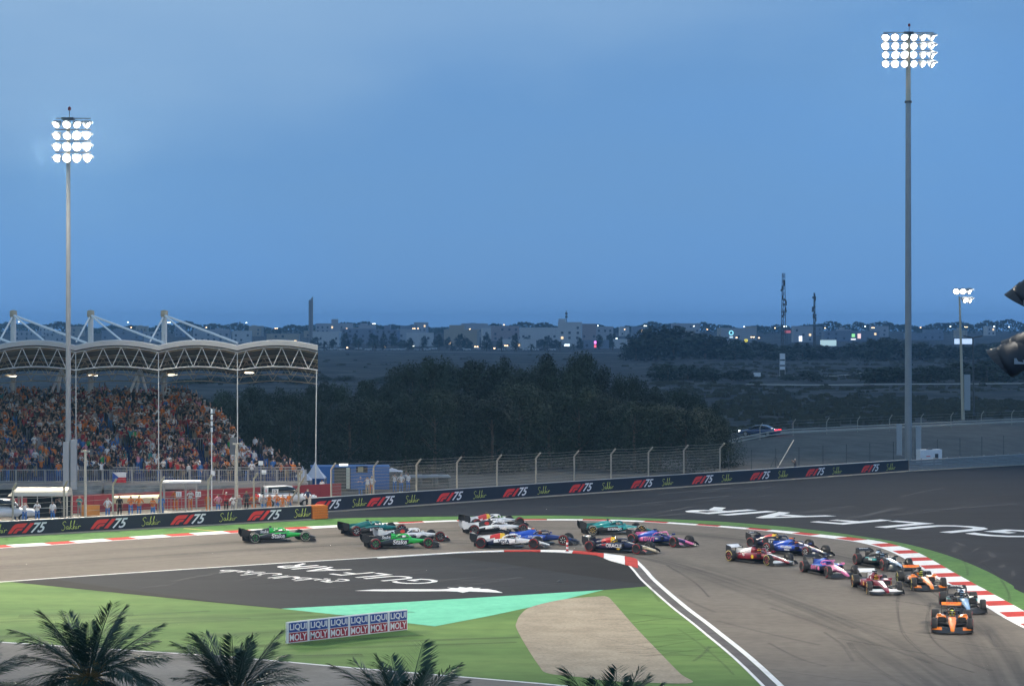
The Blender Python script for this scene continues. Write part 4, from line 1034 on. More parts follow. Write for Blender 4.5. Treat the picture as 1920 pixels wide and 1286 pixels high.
# ---- cabin, tents, buggy shelter
M_cab = mat('cabin_blue', (.02, .14, .42), .5, .06, 1)
bs = Vector((sx(657, 216), 216, 0)); t = thing('site_cabin', 'blue site cabin with lit doorway and one small window', 'cabin', bs, rad(6))
w = 146*216/F/2; hc = H-(876-YH)*216/F
MB().span(-w, w, 0, 2.6, 0, hc).build('wall', M_cab, t); MB().span(-w-.05, w+.05, -.06, 2.66, hc, hc+.1).build('roof', M_cab, t)
for i in range(24): X = lerp(-w+.1, w-.1, i/23); MB().span(X-.03, X+.03, -.03, .0, .1, hc-.1).build('rib', M_cab, t)
xd = (642-657)*216/F
MB().span(xd-.75, xd+.75, -.05, -.035, 0, 2.1).build('doorway', mat('doorway_shade', (.03, .04, .04)), t)
MB().span(xd+.35, xd+.68, -.10, -.06, .1, 2.0).build('door', mat('door_pale', (.55, .6, .5)), t)
MB().box((xd+.1, -.2, 2.3), (.8, .22, .2)).build('door_lamp', mat('door_lamp_lit', (1, 1, .85), emit=1.6), t)
xw = (679-657)*216/F; o = MB().span(xw-.55, xw+.5, -.06, -.035, 1.55, 2.15).build('window', M_carglass, t); MB().span(xw-.4, xw+.1, -.07, -.06, 1.62, 2.08).build('pane', mat('pane_warm', (.35, .33, .2)), o)
M_tent = mat('tent_white', (.55, .60, .68), .7, .05)
for (px, py, Yt, wpx, lab) in ((566, 873, 211, 20, 'leftmost small white tent peak beside the grandstand end'), (591, 866, 214, 22, 'tall white tent peak directly left of the blue cabin'), (735, 877, 224, 22, 'white tent peak just right of the blue cabin'), (548, 902, 207, 16, 'low white tent behind the orange marshals'), (496, 903, 206, 20, 'low white tent half hidden under the stand rail')):
    pk = at(px, py, Yt); t = thing('tent', lab, 'tent', (pk.x, Yt, 0), 0, 'white peaked tents')
    hw = wpx*Yt/F*.9; ze = max(1.2, pk.z-1.9)
    b = MB(); lv = [(hw, ze), (hw*.55, lerp(ze, pk.z, .35)), (hw*.2, lerp(ze, pk.z, .75)), (.03, pk.z)]
    b.loft([[(sx_*r_, sy_*r_, z_) for sx_, sy_ in ((-1, -1), (1, -1), (1, 1), (-1, 1))] for r_, z_ in lv], smooth=False); b.build('canopy', M_tent, t)
    for sx_ in (-1, 1):
        for sy_ in (-1, 1): MB().tube((sx_*hw*.95, sy_*hw*.95, 0), (sx_*hw*.95, sy_*hw*.95, ze), .05).build('post', M_galv, t)
bs = Vector((sx(800, 219), 219, 0)); t = thing('buggy_shelter', 'flat grey canopy shelter with dark buggies under it', 'shelter', bs, rad(5))
zr = H-(893-YH)*219/F
b = MB(); b.loft([[(-2.2*s, -1.2, zr+o_), (2.2*s, -1.2, zr+o_), (2.2*s, 1.2, zr+o_), (-2.2*s, 1.2, zr+o_)] for s, o_ in ((1, -.05), (1.0, .03), (.9, .14))], smooth=False); b.build('roof', mat('shelter_grey', (.20, .25, .30), .5, .06), t)
for x in (-2, -.7, .7, 2):
    for y in (-1, 1): MB().tube((x, y, 0), (x, y, zr), .04).build('post', M_dark, t)
for x in (-1.4, 0, 1.5):
    MB().box((x, 0, .55), (.9, 1.4, .5)).build('buggy_body', M_dark, t); MB().box((x, .45, 1.0), (.8, .15, .5)).build('buggy_seat', M_dark, t)
# posts and small signs by the fence
def tpost(px, Y, ytop, lab):
    t = thing('lamp_post', lab, 'post', (sx(px, Y), Y, 0), 0, 'cream T-shaped posts'); z = H-(ytop-YH)*Y/F
    MB().tube((0, 0, 0), (0, 0, z), .11, .10, 10).build('pole', M_cream, t); MB().box((0, 0, z+.04), (.62, .3, .12)).build('head', M_cream, t)
tpost(160, 182, 847, 'cream T-shaped post standing left, before the grandstand'); tpost(444, 186, 833, 'cream T-shaped post standing right, near the parked rescue car')
t = thing('striped_pole', 'thin pole whose top carries four white tubes with dark gaps', 'pole', (sx(397, 181), 181, 0))
MB().tube((0, 0, 0), (0, 0, H-(812-YH)*181/F), .035).build('pole', M_wht, t)
for i in range(4): MB().tube((0, 0, H-(810-i*11.6-YH)*181/F), (0, 0, H-(801-i*11.6-YH)*181/F), .085).build('tube', M_wht, t)
MB().box((.1, -.1, H-(887-YH)*181/F), (.28, .2, .38)).build('camera_box', M_wht, t)
t = thing('loudspeaker_box', 'dark grey slotted box on a thin pole at the stand', 'loudspeaker', (sx(437, 195), 195, 0))
MB().tube((.15, 0, 0), (.15, 0, H-(840-YH)*195/F), .04).build('pole', M_galv, t); MB().span(-.25, .25, -.2, .2, H-(852-YH)*195/F, H-(820-YH)*195/F).build('case', mat('case_grey', (.13, .14, .15)), t)
for (px, py, Y, lab) in ((489, 868, 184, 'upper small white camera box on the fence'), (495, 885, 184, 'lower small white camera box on the fence')):
    p = at(px, py, Y); t = thing('camera_box', lab, 'camera', (p.x, Y, 0)); MB().tube((0, .1, 0), (0, .1, p.z), .03).build('pole', M_galv, t); MB().box((0, 0, p.z), (.34, .3, .30)).build('case', M_wht, t)
for (px, py, s, lab) in ((499, 920, '1', 'white sign board with a red mark beside the rescue car'), (516, 921, '13', 'white sign board with black digits beside the rescue car')):
    Y = 186; p = at(px, py, Y); t = thing('sign_board', lab, 'sign', (p.x, Y, 0)); MB().tube((0, .05, 0), (0, .05, p.z), .025).build('pole', M_galv, t)
    o = MB().box((0, 0, p.z), (.34 if s == '1' else .5, .03, .55 if s == '1' else .36)).build('panel', M_sign, t); inst('lettering', text_mesh(s, M_red if s == '1' else M_dark, .34, 0, .01, .003), o, (0, -.02, p.z), (math.pi/2, 0, 0))
# slalom post on the inner kerb
t = thing('marker_post', 'red and white striped marker post on the inner kerb', 'marker post', G(1063.5, 1034.5))
for i in range(5): MB().tube((0, 0, .06+i*.145), (0, 0, .06+(i+1)*.145), .075, n=10).build('band', [M_kred, M_kwhite][i % 2], t)
MB().lathe([(.15, .05), (.12, .07), (.08, .08)], 10).build('foot', M_dark, t)
def fit_text(s, m, w, h, parent, loc):
    me = text_mesh(s, m, 1.0, 0, .02, .003); xs = [v.co.x for v in me.vertices]; ys = [v.co.y for v in me.vertices]
    return inst('lettering', me, parent, loc, (math.pi/2, 0, 0), (w/(max(xs)-min(xs)), h/(max(ys)-min(ys)), 1))
# ---- six panel advertising board on the infield
LA, LB = G(538.5, 1207), G(764, 1181); dL = LB-LA; aL_ = math.atan2(dL.y, dL.x); wl = dL.length/6
M_lb = mat('board_blue', (.015, .055, .27), .45, .04); M_lr = mat('board_red', (.33, .012, .03), .45, .04); M_lw = mat('board_white', (.74, .74, .75), .45, .03)
t = thing('advertising_board', 'long white-edged board of six blue and red lettered panels on the grass', 'advertising board', LA, aL_)
for i in range(6):
    x = i*wl; p = MB().span(x+.004, x+wl-.004, 0, .12, .03, 1.02).build('panel', M_lw, t)
    o = MB().span(x+.10, x+wl-.05, -.012, 0, .53, .97).build('blue_field', M_lb, p); fit_text('LIQUI', M_lw, wl-.24, .34, o, (x+wl/2+.025, -.016, .75))
    o = MB().span(x+.10, x+wl-.05, -.012, 0, .07, .50).build('red_field', M_lr, p); fit_text('MOLY', M_lw, wl-.22, .33, o, (x+wl/2+.025, -.016, .285))
    MB().span(x+.3, x+.36, .12, .55, 0, .06).build('foot', M_dark, t)
# dark scrap lying on the tarmac
p = G(1050, 1091); t = thing('debris_scrap', 'small black scrap lying on the infield tarmac', 'debris', p)
MB().loft([[(-.22, -.1, .02), (.2, -.12, .02), (.15, .12, .02), (-.15, .1, .02)], [(-.15, -.05, .1), (.05, -.06, .16), (.06, .05, .12), (-.1, .04, .08)]], smooth=False).build('piece', M_dark, t)
# ------------------------------------------------------------------ racing cars
def paint(name, col): return mat('paint_'+name, col, .32, .03, 3, coat=.6)
P_ = {'black': paint('black', (.010, .011, .013)), 'carbon': mat('carbon', (.014, .015, .017), .45, .1, 8), 'green': paint('green', (.015, .50, .06)), 'teal': paint('teal', (.005, .17, .16)),
      'white': paint('white', (.80, .80, .80)), 'navy': paint('navy', (.008, .014, .05)), 'blue': paint('blue', (.012, .085, .50)), 'dkblue': paint('dkblue', (.012, .03, .17)), 'red': paint('red', (.58, .03, .02)),
      'yellow': paint('yellow', (.80, .50, .02)), 'pink': paint('pink', (.70, .16, .36)), 'crimson': paint('crimson', (.22, .006, .02)), 'orange': paint('orange', (.85, .22, .012)), 'silver': paint('silver', (.20, .32, .48)),
      'ltteal': paint('ltteal', (.03, .34, .33)), 'cream': paint('cream', (.72, .62, .42)), 'lime': paint('lime', (.55, .6, .03)), 'grey': paint('grey', (.22, .23, .24))}
M_ty = mat('racing_tyre', (.016, .016, .017), .7, .12, 6)
BAND = {'red': mat('band_red', (.42, .015, .02), .6, .05), 'yellow': mat('band_yellow', (.60, .45, .12), .6, .05), 'white': mat('band_white', (.6, .58, .45), .6, .05)}
def ring(x, zb, zt, hw, e, yc=0.0, n=16):
    out = []
    for i in range(n):
        a = 2*math.pi*i/n; c, s = math.cos(a), math.sin(a)
        out.append(Vector((x, yc+hw*math.copysign(abs(c)**(2/e), c), (zb+zt)/2+(zt-zb)/2*math.copysign(abs(s)**(2/e), s))))
    return out
CH = [(2.76, .16, .24, .07, 2.5), (2.6, .16, .31, .11, 2.6), (2.2, .23, .42, .14, 3), (1.8, .29, .50, .165, 3), (1.3, .30, .57, .20, 3.2), (.85, .24, .63, .26, 3.5), (.45, .17, .65, .32, 3.6), (0, .12, .63, .36, 3.6), (-.45, .10, .62, .36, 3.6), (-1.0, .10, .56, .32, 3.4), (-1.7, .12, .42, .2, 3)]
EC = [(-.26, .52, .84, .13, 2.6), (-.36, .50, .965, .155, 2.6), (-.6, .46, .965, .175, 2.5), (-.95, .42, .90, .20, 2.3), (-1.3, .36, .80, .19, 2.2), (-1.7, .33, .66, .13, 2.2), (-2.05, .32, .52, .08, 2.2), (-2.3, .33, .44, .05, 2.2)]
SP = [(.50, .38, .60, .30, .68), (.42, .33, .63, .29, .73), (.1, .26, .655, .27, .78), (-.4, .21, .645, .25, .785), (-.95, .17, .57, .2, .74), (-1.45, .14, .43, .15, .58), (-1.9, .13, .30, .1, .36)]
def wing_plate(pts_lo, pts_hi, th):
    """a thin shell between leading and trailing polylines"""
    n = len(pts_lo); vs = [Vector(p) for p in pts_lo]+[Vector(p) for p in pts_hi]; up = Vector((0, 0, th))
    vs2 = vs+[v+up for v in vs]; m = 2*n; fs = []
    for i in range(n-1): fs += [(i, i+1, n+i+1, n+i), (m+i, m+n+i, m+n+i+1, m+i+1), (i, m+i, m+i+1, i+1), (n+i, n+i+1, m+n+i+1, m+n+i)]
    fs += [(0, n, m+n, m), (n-1, m+n-1, m+2*n-1, 2*n-1)]
    return vs2, fs
def make_car(name, label, T, loc, rz, steer=-6):
    t = thing(name, label, 'racing car', (loc[0], loc[1], .011), rz, 'racing cars in the corner')
    g = lambda k, d='carbon': P_[T.get(k, d)]
    fn = T.get('reg', lambda c: 0)
    def chreg(c):
        if c.x > T.get('nose_x', 2.35): return 1
        if c.z < .30 and c.x < 1.2: return 2
        if T.get('spine') and c.x > T.get('spine_x', .7) and abs(c.y) < T.get('spine_w', .10) and c.z > .33: return 3
        return 0
    o = MB().loft([ring(*s) for s in CH], region=chreg).build('chassis', [g('chassis'), g('nose', T.get('chassis', 'carbon')), P_['carbon'], g('spine', 'white')], t)
    # cockpit surround and opening
    MB().loft([[(.56*math.cos(a)*s+.12, .25*math.sin(a)*s, z) for a in [2*math.pi*i/16 for i in range(16)]] for s, z in ((1, .60), (1.0, .662), (.86, .672), (.82, .60))], smooth=False).build('cockpit_rim', P_['carbon'], t)
    h = MB(); h.lathe([(.0, .16), (.07, .15), (.12, .09), (.135, .0), (.12, -.09), (.08, -.13)], 12); hb = h.build('helmet', g('helmet', 'yellow'), t, (-.02, 0, .74))
    MB().lathe([(.138, .035), (.141, .0), (.137, -.04)], 12).build('visor', M_carglass, hb)
    # halo
    hp = [Vector((.66, 0, .62)), Vector((.60, 0, .80)), Vector((.52, 0, .87))]; hb = MB(); hb.path(hp, .035, 8)
    for s in (-1, 1): hb.path([Vector((.52, 0, .87)), Vector((.36, s*.2, .885)), Vector((.08, s*.31, .87)), Vector((-.22, s*.34, .80)), Vector((-.42, s*.33, .66))], .038, 8)
    hb.build('halo', g('halo', 'carbon'), t)
    # engine cover
    cf = T.get('cover_reg', lambda c: 0)
    e = MB().loft([ring(*s) for s in EC], region=cf).build('engine_cover', [g('cover'), g('cover2', 'yellow'), g('cover3', 'red'), P_['carbon']], t)
    MB().lathe([(.0, .0), (.115, .01), (.12, .03)], 10, Matrix.Rotation(math.pi/2, 3, 'Y')).build('air_intake', P_['carbon'], e, (-.30, 0, .85))
    b = MB(); b.prism([(-.95, .86), (-1.6, .80), (-2.15, .76), (-2.25, .48), (-1.6, .6)], -.012, .012, 0, Matrix(((1, 0, 0), (0, 0, 1), (0, 1, 0)))); b.build('shark_fin', g('fin', T.get('cover', 'carbon')), e)
    b = MB(); b.box((-.5, 0, 1.03), (.14, .26, .07)); b.box((-.5, 0, .98), (.08, .05, .08)); b.build('camera_pod', g('pod_cam', 'black'), e)
    for s in (-1, 1):
        pf = T.get('pod_reg', lambda c: 0)
        rr = [ring(x, zb, zt, (y1-y0)/2, 5, s*(y0+y1)/2) for (x, zb, zt, y0, y1) in SP]
        def preg(c):
            if c.x > .47: return 3
            if c.z < .24: return 3
            return pf(c)
        MB().loft(rr, region=preg).build('sidepod', [g('pod'), g('pod2', T.get('chassis', 'carbon')), g('pod3', 'yellow'), P_['carbon']], t)
        b = MB(); b.box((.62, s*.62, .72), (.12, .2, .11)); b.tube((.62, s*.33, .62), (.62, s*.55, .70), .015); b.build('mirror', g('mirror', T.get('chassis', 'carbon')), t)
    b = MB(); b.prism([(.95, -.3), (.75, -.72), (.2, -.79), (-1.35, -.80), (-1.42, -.62), (-2.0, -.5), (-2.0, .5), (-1.42, .62), (-1.35, .80), (.2, .79), (.75, .72), (.95, .3)], .05, .095)
    for s in (-1, 1): b.span(-1.3, .5, s*.80-.012, s*.80+.012, .06, .17)
    b.build('floor', g('floor'), t)
    b = MB(); vs, fs = wing_plate([(-1.95, -.5, .08), (-1.95, .5, .08)], [(-2.35, -.5, .34), (-2.35, .5, .34)], .02); b.add(vs, fs)
    for y in (-.5, -.25, 0, .25, .5): b.span(-2.35, -1.95, y-.008, y+.008, .08, .30)
    b.box((-2.42, 0, .36), (.12, .09, .09)); b.build('diffuser', P_['carbon'], t)
    # front wing
    fw = MB(); flap = MB()
    for k in range(4):
        q = fw if k < 2 else flap
        for s in (-1, 1):
            lo = [(2.72-.15*k-.0, s*.09, .11+.045*k), (2.66-.15*k, s*.5, .075+.055*k), (2.42-.13*k, s*.97, .10+.045*k)]
            hi = [(x-.17, y, z+.045) for x, y, z in lo]; vs, fs = wing_plate(lo, hi, .014); q.add(vs, fs)
    f = fw.build('front_wing', P_['carbon'] if T.get('fw') != 'teal' else g('fw'), t)
    fm = [P_['carbon'], g('flap', T.get('fw', 'carbon'))]
    for i_, fc in enumerate(flap.f):
        yy = abs(sum(flap.v[j][1] for j in fc)/len(fc)); flap.m[i_] = 1 if (.48 < yy < .74 or T.get('fullflap')) else 0
    flap.build('flap', fm, f)
    for s in (-1, 1):
        b = MB(); b.prism([(2.52, .05), (2.50, .16), (2.30, .29), (2.0, .34), (1.96, .05)], -.01, .01, 0, Matrix(((1, 0, 0), (0, 0, 1), (0, 1, 0)))); b.build('endplate', g('fwend', 'carbon'), f, (0, s*.985, 0))
    # rear wing
    b = MB()
    for (lo, hi) in (([(-2.22, -.49, .80), (-2.22, .49, .80)], [(-2.46, -.49, .83), (-2.46, .49, .83)]), ([(-2.42, -.49, .84), (-2.42, .49, .84)], [(-2.60, -.49, .965), (-2.60, .49, .965)])):
        vs, fs = wing_plate(lo, hi, .022); b.add(vs, fs, 1 if lo[0][0] < -2.3 else 0)
    w = b.build('rear_wing', [g('rwmain', 'carbon'), g('rw')], t)
    b = MB(); vs, fs = wing_plate([(-2.22, -.44, .42), (-2.22, .44, .42)], [(-2.45, -.44, .50), (-2.45, .44, .50)], .02); b.add(vs, fs); b.build('beam_wing', P_['carbon'], w)
    for s in (-1, 1):
        b = MB(); b.prism([(-2.16, .40), (-2.12, .70), (-2.18, .88), (-2.62, .97), (-2.64, .62), (-2.5, .36)], -.012, .012, 0, Matrix(((1, 0, 0), (0, 0, 1), (0, 1, 0)))); b.build('endplate', g('rwend', 'carbon'), w, (0, s*.50, 0))
    MB().tube((-2.25, 0, .40), (-2.30, 0, .82), .025).build('pylon', P_['carbon'], w)
    if T.get('rwtext'):
        me = text_mesh(T['rwtext'], P_[T.get('rwtc', 'white')], .125, 0, .004, .002); inst('lettering', me, w, (-2.515, 0, .935), (rad(34), 0, math.pi/2)).rotation_euler = (rad(180-124), 0, math.pi/2)
    # wheels and suspension
    Mx = Matrix.Rotation(math.pi/2, 3, 'X')
    for (x, front) in ((1.8, True), (-1.8, False)):
        wd = .305 if front else .40
        for s in (-1, 1):
            y = s*(1.0-wd/2); hw = wd/2
            wh = MB(); wh.lathe([(.0, hw-.05), (.10, hw-.02), (.20, hw-.035), (.235, hw-.01), (.235, -hw+.02), (.0, -hw+.04)] if s < 0 else [(.0, -hw+.05), (.10, -hw+.02), (.20, -hw+.035), (.235, -hw+.01), (.235, hw-.02), (.0, hw-.04)], 20, Mx)
            for k in range(7):
                a = 2*math.pi*k/7; wh.box((.15*math.cos(a), s*(hw-.022), .15*math.sin(a)), (.13, .012, .022), mi=1, M=Matrix.Rotation(-a, 3, 'Y'))
            wh.lathe([(.0, 0), (.05, 0), (.05, .03), (.0, .03)], 8, Matrix.Translation((0, s*(hw-.02), 0)).to_3x3() @ Mx, mi=1) if False else None
            wo = wh.build('wheel', [P_['carbon'], g('rim', 'grey')], t, (x, y, .36), (0, 0, rad(steer) if front else 0))
            MB().lathe([(.225, -hw+.01), (.30, -hw), (.345, -hw+.025), (.36, -hw+.07), (.36, hw-.07), (.345, hw-.025), (.30, hw), (.225, hw-.01)], 28, Mx).build('tyre', M_ty, wo)
            bo = MB(); 
            for (a0, a1) in ((.15, 2.7), (3.3, 5.85)):
                n = 12; vs = []
                for i in range(n+1):
                    a = lerp(a0, a1, i/n)
                    for r_ in (.286, .322): vs.append((r_*math.cos(a), s*(hw+.004-(.012 if r_ > .3 else 0)), r_*math.sin(a)))
                bo.add(vs, [(2*i, 2*i+1, 2*i+3, 2*i+2) for i in range(n)])
            bo.build('sidewall_band', BAND[T.get('band', 'red')], wo)
            sb = MB()
            for (dx, z0, z1) in ((.32, .42, .46), (-.28, .42, .46), (.30, .22, .26), (-.30, .22, .26)):
                sb.tube((x+dx, s*.17, z0 if front else z0-.02), (x+dx*.12, s*(1.0-wd), z1), .018, n=6)
            sb.build('suspension_arm', g('arms', 'carbon'), t)
    # printed marks on the flanks
    for (txt, key, x, z, size, shear, where) in T.get('text', []):
        y = {'pod': .792, 'cover': .205, 'nose': .2}[where]
        if where == 'cover': y = .205
        me = text_mesh(txt, P_[key], size, shear, .006, .003)
        for s in (-1, 1):
            inst('lettering', me, t, (x, s*y, z), (math.pi/2, 0, 0 if s < 0 else math.pi))
    for (kind, key, x, z, sx_, sz_) in T.get('discs', []):
        me = MB().lathe([(.0, .0), (1.0, 0.0)], 14).mesh('disc_mark', P_[key])
        for s in (-1, 1): inst('disc_mark', me, t, (x, s*(.794 if kind == 'pod' else .215), z), (math.pi/2, 0, 0), (sx_, sz_, 1))
    return t
def rb_reg(c):
    if c.x > -.50 and c.z > .62: return 1
    if -1.35 < c.x <= -.50 and c.z > .60+.10*math.sin(c.x*9): return 2
    return 0
TEAM = {
 'stake': dict(chassis='green', nose='black', cover='black', cover2='green', cover_reg=lambda c: 1 if c.x > -.62 else 0, pod='black', pod2='green', pod_reg=lambda c: 1 if c.z > .60 and c.x > -.6 else 0, halo='green', rim='green', mirror='green', text=[('Stake', 'white', -.12, .44, .44, .12, 'pod'), ('Stake', 'white', -.95, .70, .27, .12, 'cover')], helmet='cream', fin='black'),
 'aston': dict(chassis='teal', nose='teal', cover='teal', cover2='white', cover_reg=lambda c: 1 if c.x > -.40 and c.z > .8 else 0, pod='carbon', pod2='teal', pod_reg=lambda c: 1 if c.z > .52 else 0, halo='teal', rim='grey', fw='teal', text=[('aramco', 'white', -.15, .40, .34, 0, 'pod')], helmet='ltteal', fin='teal'),
 'haas': dict(chassis='white', nose='red', nose_x=2.55, cover='carbon', cover2='white', cover_reg=lambda c: 1 if c.x < -1.2 else 0, pod='white', pod2='carbon', pod_reg=lambda c: 1 if c.z < .40 else 0, halo='white', fw='white', flap='white', rwend='white', rim='grey', discs=[('cover', 'red', -.72, .74, .17, .13)], text=[('HAAS', 'carbon', -.2, .50, .18, 0, 'pod')], helmet='white', fin='white'),
 'rbulls': dict(chassis='white', nose='white', cover='white', cover_reg=rb_reg, pod='white', pod2='navy', pod_reg=lambda c: 1 if c.x < -1.2 else (3 if c.z < .33 else 0), halo='white', fw='white', flap='red', rim='carbon', text=[('VISA', 'navy', -.25, .45, .40, .0, 'pod')], helmet='navy', fin='white'),
 'williams': dict(chassis='dkblue', nose='navy', cover='blue', cover2='navy', cover_reg=lambda c: 0, pod='dkblue', pod2='blue', pod_reg=lambda c: 1 if c.z > .45 else 0, halo='navy', fw='navy', rim='white', text=[('ATLASSIAN', 'white', -.2, .53, .20, 0, 'pod'), ('Santander', 'white', -.1, .36, .12, 0, 'pod')], helmet='orange', fin='blue', pod_cam='orange'),
 'redbull': dict(chassis='navy', nose='cream', nose_x=1.9, spine='cream', cover='navy', cover_reg=rb_reg, pod='navy', halo='navy', fw='navy', flap='red', rim='carbon', text=[('ORACLE', 'white', -.02, .46, .32, 0, 'pod'), ('bull', 'red', -.78, .50, .20, .2, 'pod')], discs=[('pod', 'yellow', .32, .27, .13, .05)], helmet='navy', rwtext='ORACLE', fin='navy'),  # cream is a yellow nose with its blown highlight put into the colour
 'alpineblue': dict(chassis='dkblue', nose='pink', nose_x=2.2, spine='pink', cover='blue', pod='dkblue', pod2='pink', pod_reg=lambda c: 1 if c.x < -1.0 else 0, halo='pink', fw='carbon', flap='pink', rim='carbon', text=[('BWT', 'pink', -.35, .42, .42, 0, 'pod'), ('MSC', 'white', .25, .5, .14, 0, 'pod')], helmet='white', fin='pink'),
 'alpinepink': dict(chassis='pink', nose='pink', spine='pink', cover='blue', pod='navy', pod2='blue', pod_reg=lambda c: 1 if c.z > .55 else 0, halo='pink', fw='carbon', flap='carbon', rim='carbon', discs=[('pod', 'pink', .25, .44, .14, .12)], text=[('BWT', 'pink', -.45, .42, .36, 0, 'pod')], helmet='blue', fin='blue'),
 'ferrari': dict(fullflap=True, rwmain='white', chassis='crimson', nose='crimson', spine='white', cover='white', cover2='crimson', cover_reg=lambda c: 1 if c.x > -.62 or c.z < .52 else 0, pod='crimson', halo='crimson', fw='white', flap='white', rw='white', rwend='carbon', rim='red', discs=[('pod', 'yellow', .22, .44, .12, .13)], text=[('hp', 'white', -.6, .5, .2, 0, 'pod')], helmet='yellow', fin='white'),
 'mercedes': dict(chassis='carbon', nose='silver', spine='silver', spine_x=.4, spine_w=.18, nose_x=2.4, cover='carbon', cover2='silver', cover_reg=lambda c: 1 if c.x > -.5 and c.z > .8 else 0, pod='carbon', pod2='ltteal', pod_reg=lambda c: 1 if .5 < c.z < .60 else 0, halo='carbon', fw='carbon', rim='carbon', text=[('INEOS', 'white', -.1, .5, .16, 0, 'pod')], helmet='silver', rwtext='PETRONAS', fin='carbon', rw='carbon'),
 'mclaren': dict(chassis='carbon', nose='orange', spine='orange', spine_x=.55, spine_w=.18, nose_x=2.45, cover='carbon', cover2='orange', cover_reg=lambda c: 1 if c.x > -.36 and c.z < .8 else 0, pod='carbon', pod2='orange', pod_reg=lambda c: 1 if c.x > .2 and c.z > .50 else 0, halo='carbon', mirror='orange', fw='carbon', flap='orange', rw='orange', rwend='carbon', rim='orange', text=[('OKX', 'white', .2, .5, .16, 0, 'pod')], helmet='lime', fin='carbon', rwtext='ANDROID', rwtc='red'),
}
# rear and front contact points of the wheels on the side turned to the eye (photo columns and rows)
def put(name, team, label, rear, front, steer=-5, **kw):
    a, b = G(*rear), G(*front); d = (b-a); d.z = 0; d.normalize()
    n = Vector((-d.y, d.x, 0))            # to the car's left
    c = (a+b)/2+n*.83
    T = dict(TEAM[team]); T.update(kw)
    make_car(name, label, T, c, math.atan2(d.y, d.x), steer)
put('racing_car', 'stake', 'last green and black racing car with pale-banded tyres, at the far left', (480, 1017.8), (570, 1014.9), band='white')
put('racing_car', 'aston', 'dark teal racing car with black rear wing, leftmost of the two teal cars', (665, 1004.8), (754, 1000.6), rim='white')
put('racing_car', 'stake', 'green and black racing car with red-banded tyres before a white car', (706.7, 1029.2), (800, 1027.2))
put('racing_car', 'haas', 'white racing car with red nose tip, half hidden by the green one', (734, 1018.5), (823.8, 1015))
put('racing_car', 'rbulls', 'white racing car with red and yellow cover, farthest at the kerb', (890, 990.5), (977, 986.6))
put('racing_car', 'haas', 'white and black racing car with red disc, wedged between two white ones', (885.4, 1002.3), (984, 1000.2))
put('racing_car', 'rbulls', 'white racing car lettered VISA beside the inner kerb', (899.6, 1027.4), (1003, 1029))
put('racing_car', 'williams', 'blue racing car lettered ATLASSIAN right behind the white VISA car', (960, 1020), (1057, 1022))
put('racing_car', 'aston', 'bright teal racing car lettered aramco with gold-banded tyres', (1109, 1003), (1204, 1001.5), band='white', chassis='ltteal', cover='ltteal', rim='yellow', pod2='ltteal')
put('racing_car', 'redbull', 'dark navy racing car lettered ORACLE cutting the inner kerb', (1101.6, 1033.4), (1200, 1039.2))
put('racing_car', 'alpineblue', 'blue and pink racing car lettered BWT beside the navy one', (1179, 1019), (1271.5, 1026.2))
put('racing_car', 'ferrari', 'crimson and white racing car with yellow-banded tyres, rearmost of two', (1371.9, 1052), (1439, 1060.2), band='yellow')
put('racing_car', 'redbull', 'navy racing car with pale nose behind the blue one', (1407.6, 1026.3), (1489, 1033.5))
put('racing_car', 'williams', 'blue racing car squeezed between crimson and navy ones', (1441, 1037), (1513, 1044.8))
put('racing_car', 'alpinepink', 'pink-nosed racing car with blue cover in mid corner', (1508, 1072.6), (1553, 1083.5))
put('racing_car', 'ferrari', 'crimson racing car with white rear wing following the orange pair', (1604, 1101), (1629, 1113.2), rim='orange', band='yellow')
put('racing_car', 'mercedes', 'black and teal racing car nearest the red and white kerb', (1607.7, 1059), (1657, 1069.2))
put('racing_car', 'mclaren', 'second orange and black racing car, yellow hub showing', (1687, 1093.5), (1713.5, 1106.3), band='yellow', rim='lime')
def put_c(name, team, label, p, heading, **kw):
    T = dict(TEAM[team]); T.update(kw); d = Vector((math.cos(heading), math.sin(heading), 0)); c = G(*p)-d*1.8
    make_car(name, label, T, c, heading, kw.get('st', -3))
def toward(p, off=0):
    g_ = G(*p); return math.atan2(-g_.y, -g_.x)+rad(off)
put_c('racing_car', 'mercedes', 'silver-blue racing car lettered PETRONAS right behind the leader', (1812, 1149), toward((1812, 1149), 7))
put_c('racing_car', 'mclaren', 'leading orange and black racing car, ahead of all others', (1785.5, 1186), toward((1785.5, 1186), 0.5), rim='carbon')
